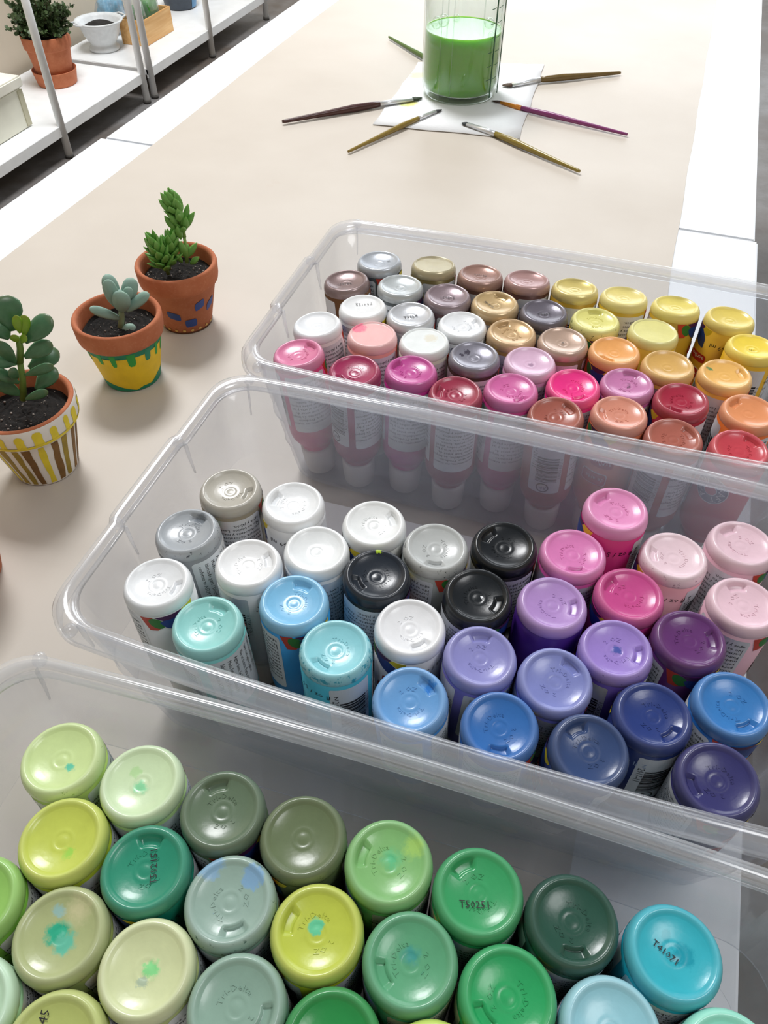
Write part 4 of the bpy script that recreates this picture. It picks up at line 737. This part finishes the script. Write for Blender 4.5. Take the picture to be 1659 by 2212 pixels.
for k in range(170):
    a, el = rng.uniform(0, 2 * PI), math.acos(rng.uniform(.16, 1)); Lr = rng.uniform(.085, .150) * (1.0 if el < .6 else .85 if el < 1.0 else .66); d = Vector((math.sin(el) * math.cos(a), math.sin(el) * math.sin(a), math.cos(el)))
    root = Vector((rng.uniform(-.02, .02), rng.uniform(-.02, .02), 0)); tipv = root + d * Lr; tube(bs, [root, root + d * Lr * .5 + Vector((0, 0, .008)), tipv], [.0016, .0012, .0007], 5)
    for j in range(22):
        f = .30 + .74 * j / 22; q = root + d * Lr * f + Vector((0, 0, .008 * math.sin(f * PI))); dd = (d + Vector((rng.uniform(-1, 1), rng.uniform(-1, 1), rng.uniform(-.6, 1))) * 1.1).normalized(); s = dd.cross(Vector((rng.uniform(-1, 1), rng.uniform(-1, 1), rng.uniform(-1, 1)))).normalized(); l_ = rng.uniform(.010, .018); w_ = l_ * .42
        nn = dd.cross(s) * l_ * .1
        v = [bm.verts.new(x) for x in (q, q + dd * l_ * .3 + s * w_ * .8 + nn, q + dd * l_ * .7 + s * w_ + nn, q + dd * l_, q + dd * l_ * .7 - s * w_ + nn, q + dd * l_ * .3 - s * w_ * .8 + nn)]; bm.faces.new(v)
q = link('foliage', bm, BUSH, o, smooth=False); q['kind'] = 'stuff'
q = link('stems', bs, plain('4a3a26', .7), o); q['kind'] = 'stuff'
# white cup planter
cp = (-2.125, 2.895); PORC = plain('d2d6d8', .45, .05, 60)
o = thing('footed_planter', 'white ribbed footed planter bowl with dark soil on the shelf', 'planter', (*cp, SZ + .0005))
bm = lathe([(0, 0), (.055, 0), (.058, .003), (.058, .011), (.052, .016), (.047, .020), (.052, .030), (.066, .052), (.078, .088), (.088, .096), (.092, .101), (.090, .104), (.082, .103), (.074, .096), (.062, .058), (0, .050)], 60, lambda r, z, a: .0012 * math.sin(a * 22) if .05 < r < .078 and z > .02 else 0); link('bowl', bm, PORC, o)
bm = lathe([(0, .084), (.03, .087), (.0690, .081)], 36, lambda r, z, a: .004 * math.sin(a * 3 + r * 200)); link('soil', bm, SOIL, o)
for a in (60, 240):
    bm = bmesh.new(); tube(bm, [(.084 * math.cos(rad(a + d)), .084 * math.sin(rad(a + d)), .100) if abs(d) > 20 else (.104 * math.cos(rad(a + d)), .104 * math.sin(rad(a + d)), .103) for d in (-24, -14, 0, 14, 24)], .0035, 10); link('handle', bm, PORC, o)
# wooden crate with bags
cx, cyy = -2.037, 3.080; WOOD = None
t = NT('light wood'); o_ = t.obj(); mp = t.node('ShaderNodeMapping', {0: o_}); mp.inputs['Scale'].default_value = (30, 2, 30); n1 = t.noise(3, 5, mp.outputs[0]); c = t.mix(t.step(n1, .3, .7), hx('c9975a'), hx('dcb47c')); t.bsdf(c, .55); WOOD = t.m
o = thing('wooden_crate', 'light wooden crate on the white shelf, filled with plastic bags', 'crate', (cx, cyy, SZ + .0005))
for nm, lo, hi in (('crate_side', (.046, -.109, 0), (.054, .109, .088)), ('crate_side', (-.054, -.109, 0), (-.046, .109, .088)), ('crate_end', (-.046, -.109, 0), (.046, -.101, .088)), ('crate_end', (-.046, .101, 0), (.046, .109, .088)), ('crate_bottom', (-.046, -.101, .001), (.046, .101, .008))):
    bm = bmesh.new(); box(bm, lo, hi, .0012); link(nm, bm, WOOD, o, smooth=False)
def bag(x, y, z, sx, sy, sz, hexc, label, seed, loc_clear=True):
    o = thing('plastic_bag', label, 'bag', (x, y, z), 'clear plastic bags on the shelf'); r = random.Random(seed)
    for nm, k, mat in (('filling', .93, plain(hexc, .5, .25, 60)), ('bag_film', 1.0, BAGFILM)):
        bm = bmesh.new(); s = bmesh.ops.create_uvsphere(bm, u_segments=20, v_segments=14, radius=1)
        for v in bm.verts:
            v.co = Vector([math.copysign(abs(q_) ** .6, q_) for q_ in v.co]) * .9
            h = (v.co.z + 1) / 2; pinch = 1 if nm == 'filling' else 1 - .25 * max(0, h - .7) / .3; j = 1 + .13 * math.sin(v.co.x * 5 + seed) * math.sin(v.co.y * 6 + v.co.z * 5) + .05 * math.sin(v.co.y * 17 + v.co.x * 13 + seed)
            v.co = Vector((v.co.x * sx * k * j * pinch, v.co.y * sy * k * j * pinch, h * sz * (.80 if nm == 'filling' else 1.0) + (.004 if nm == 'filling' else 0)))
        link(nm, bm, mat, o)
BAGFILM = clear_plastic('bag film', .24, .12, (.97, .97, .97, 1), (.85, .88, .92, 1), .12, .7)
bag(cx + .002, cyy - .058, SZ + .010, .036, .033, .150, '2f7a3c', 'plastic bag of dark green filling at the near end of the crate', 3)
bag(cx + .002, cyy + .032, SZ + .010, .036, .043, .165, '4f9a48', 'plastic bag of bright green filling at the far end of the crate', 8)
bag(-2.190, 3.075, SZ + .002, .050, .060, .160, '3f9fc8', 'plastic bag of light blue filling behind the wooden crate', 5)
# dark blue bowl and a small dark dish farther on
o = thing('round_tub', 'dark slate blue round tub on the far part of the shelf', 'tub', (-2.115, 3.49, SZ + .0005)); bm = lathe([(0, 0), (.062, 0), (.067, .004), (.078, .070), (.079, .112), (.076, .113), (.072, .106), (.062, .01), (0, .008)], 48); link('tub_body', bm, plain('3d4652', .45, .15, 40), o)
bm = lathe([(.0685, .006), (.0790, .069)], 48); [bm.verts.ensure_lookup_table()]
bmesh.ops.delete(bm, geom=[f for f in bm.faces if not (-.2 < math.atan2(f.calc_center_median().y, f.calc_center_median().x) < .75)], context='FACES'); link('blue_label', bm, plain('5f8fb8', .5), o)
o = thing('round_tub', 'small black dish beyond the dark blue tub on the shelf', 'tub', (-2.06, 3.72, SZ + .0005)); bm = lathe([(0, 0), (.038, 0), (.042, .003), (.050, .040), (.048, .041), (.040, .006), (0, .005)], 40); link('tub_body', bm, plain('2a2c30', .5), o)
# ceiling lamps: the panels that light the table (above the frame)
for x, y_, z_ in ((-1.25, 2.15, 2.625), (.95, .25, 2.075)):
    o = thing('ceiling_lamp', 'square ceiling lamp panel above the %s side of the table' % ('shelf' if x < 0 else 'aisle'), 'ceiling lamp', (x, y_, z_), 'ceiling lamps above the table')
    bm = bmesh.new(); box(bm, (-.33, -.33, 0), (.33, .33, .03), .004); link('lamp_housing', bm, plain('e9e9e6', .5), o, smooth=False)
    bm = bmesh.new(); tube(bm, [(0, 0, .03), (0, 0, .30)], .006, 8); link('hanging_rod', bm, STEEL, o)
# ------------------------------------------------------------------ lift the table frame to its height above the floor
for o in scene.objects:
    if o.parent is None and o.type in ('MESH', 'EMPTY'): o.location.z += ZT
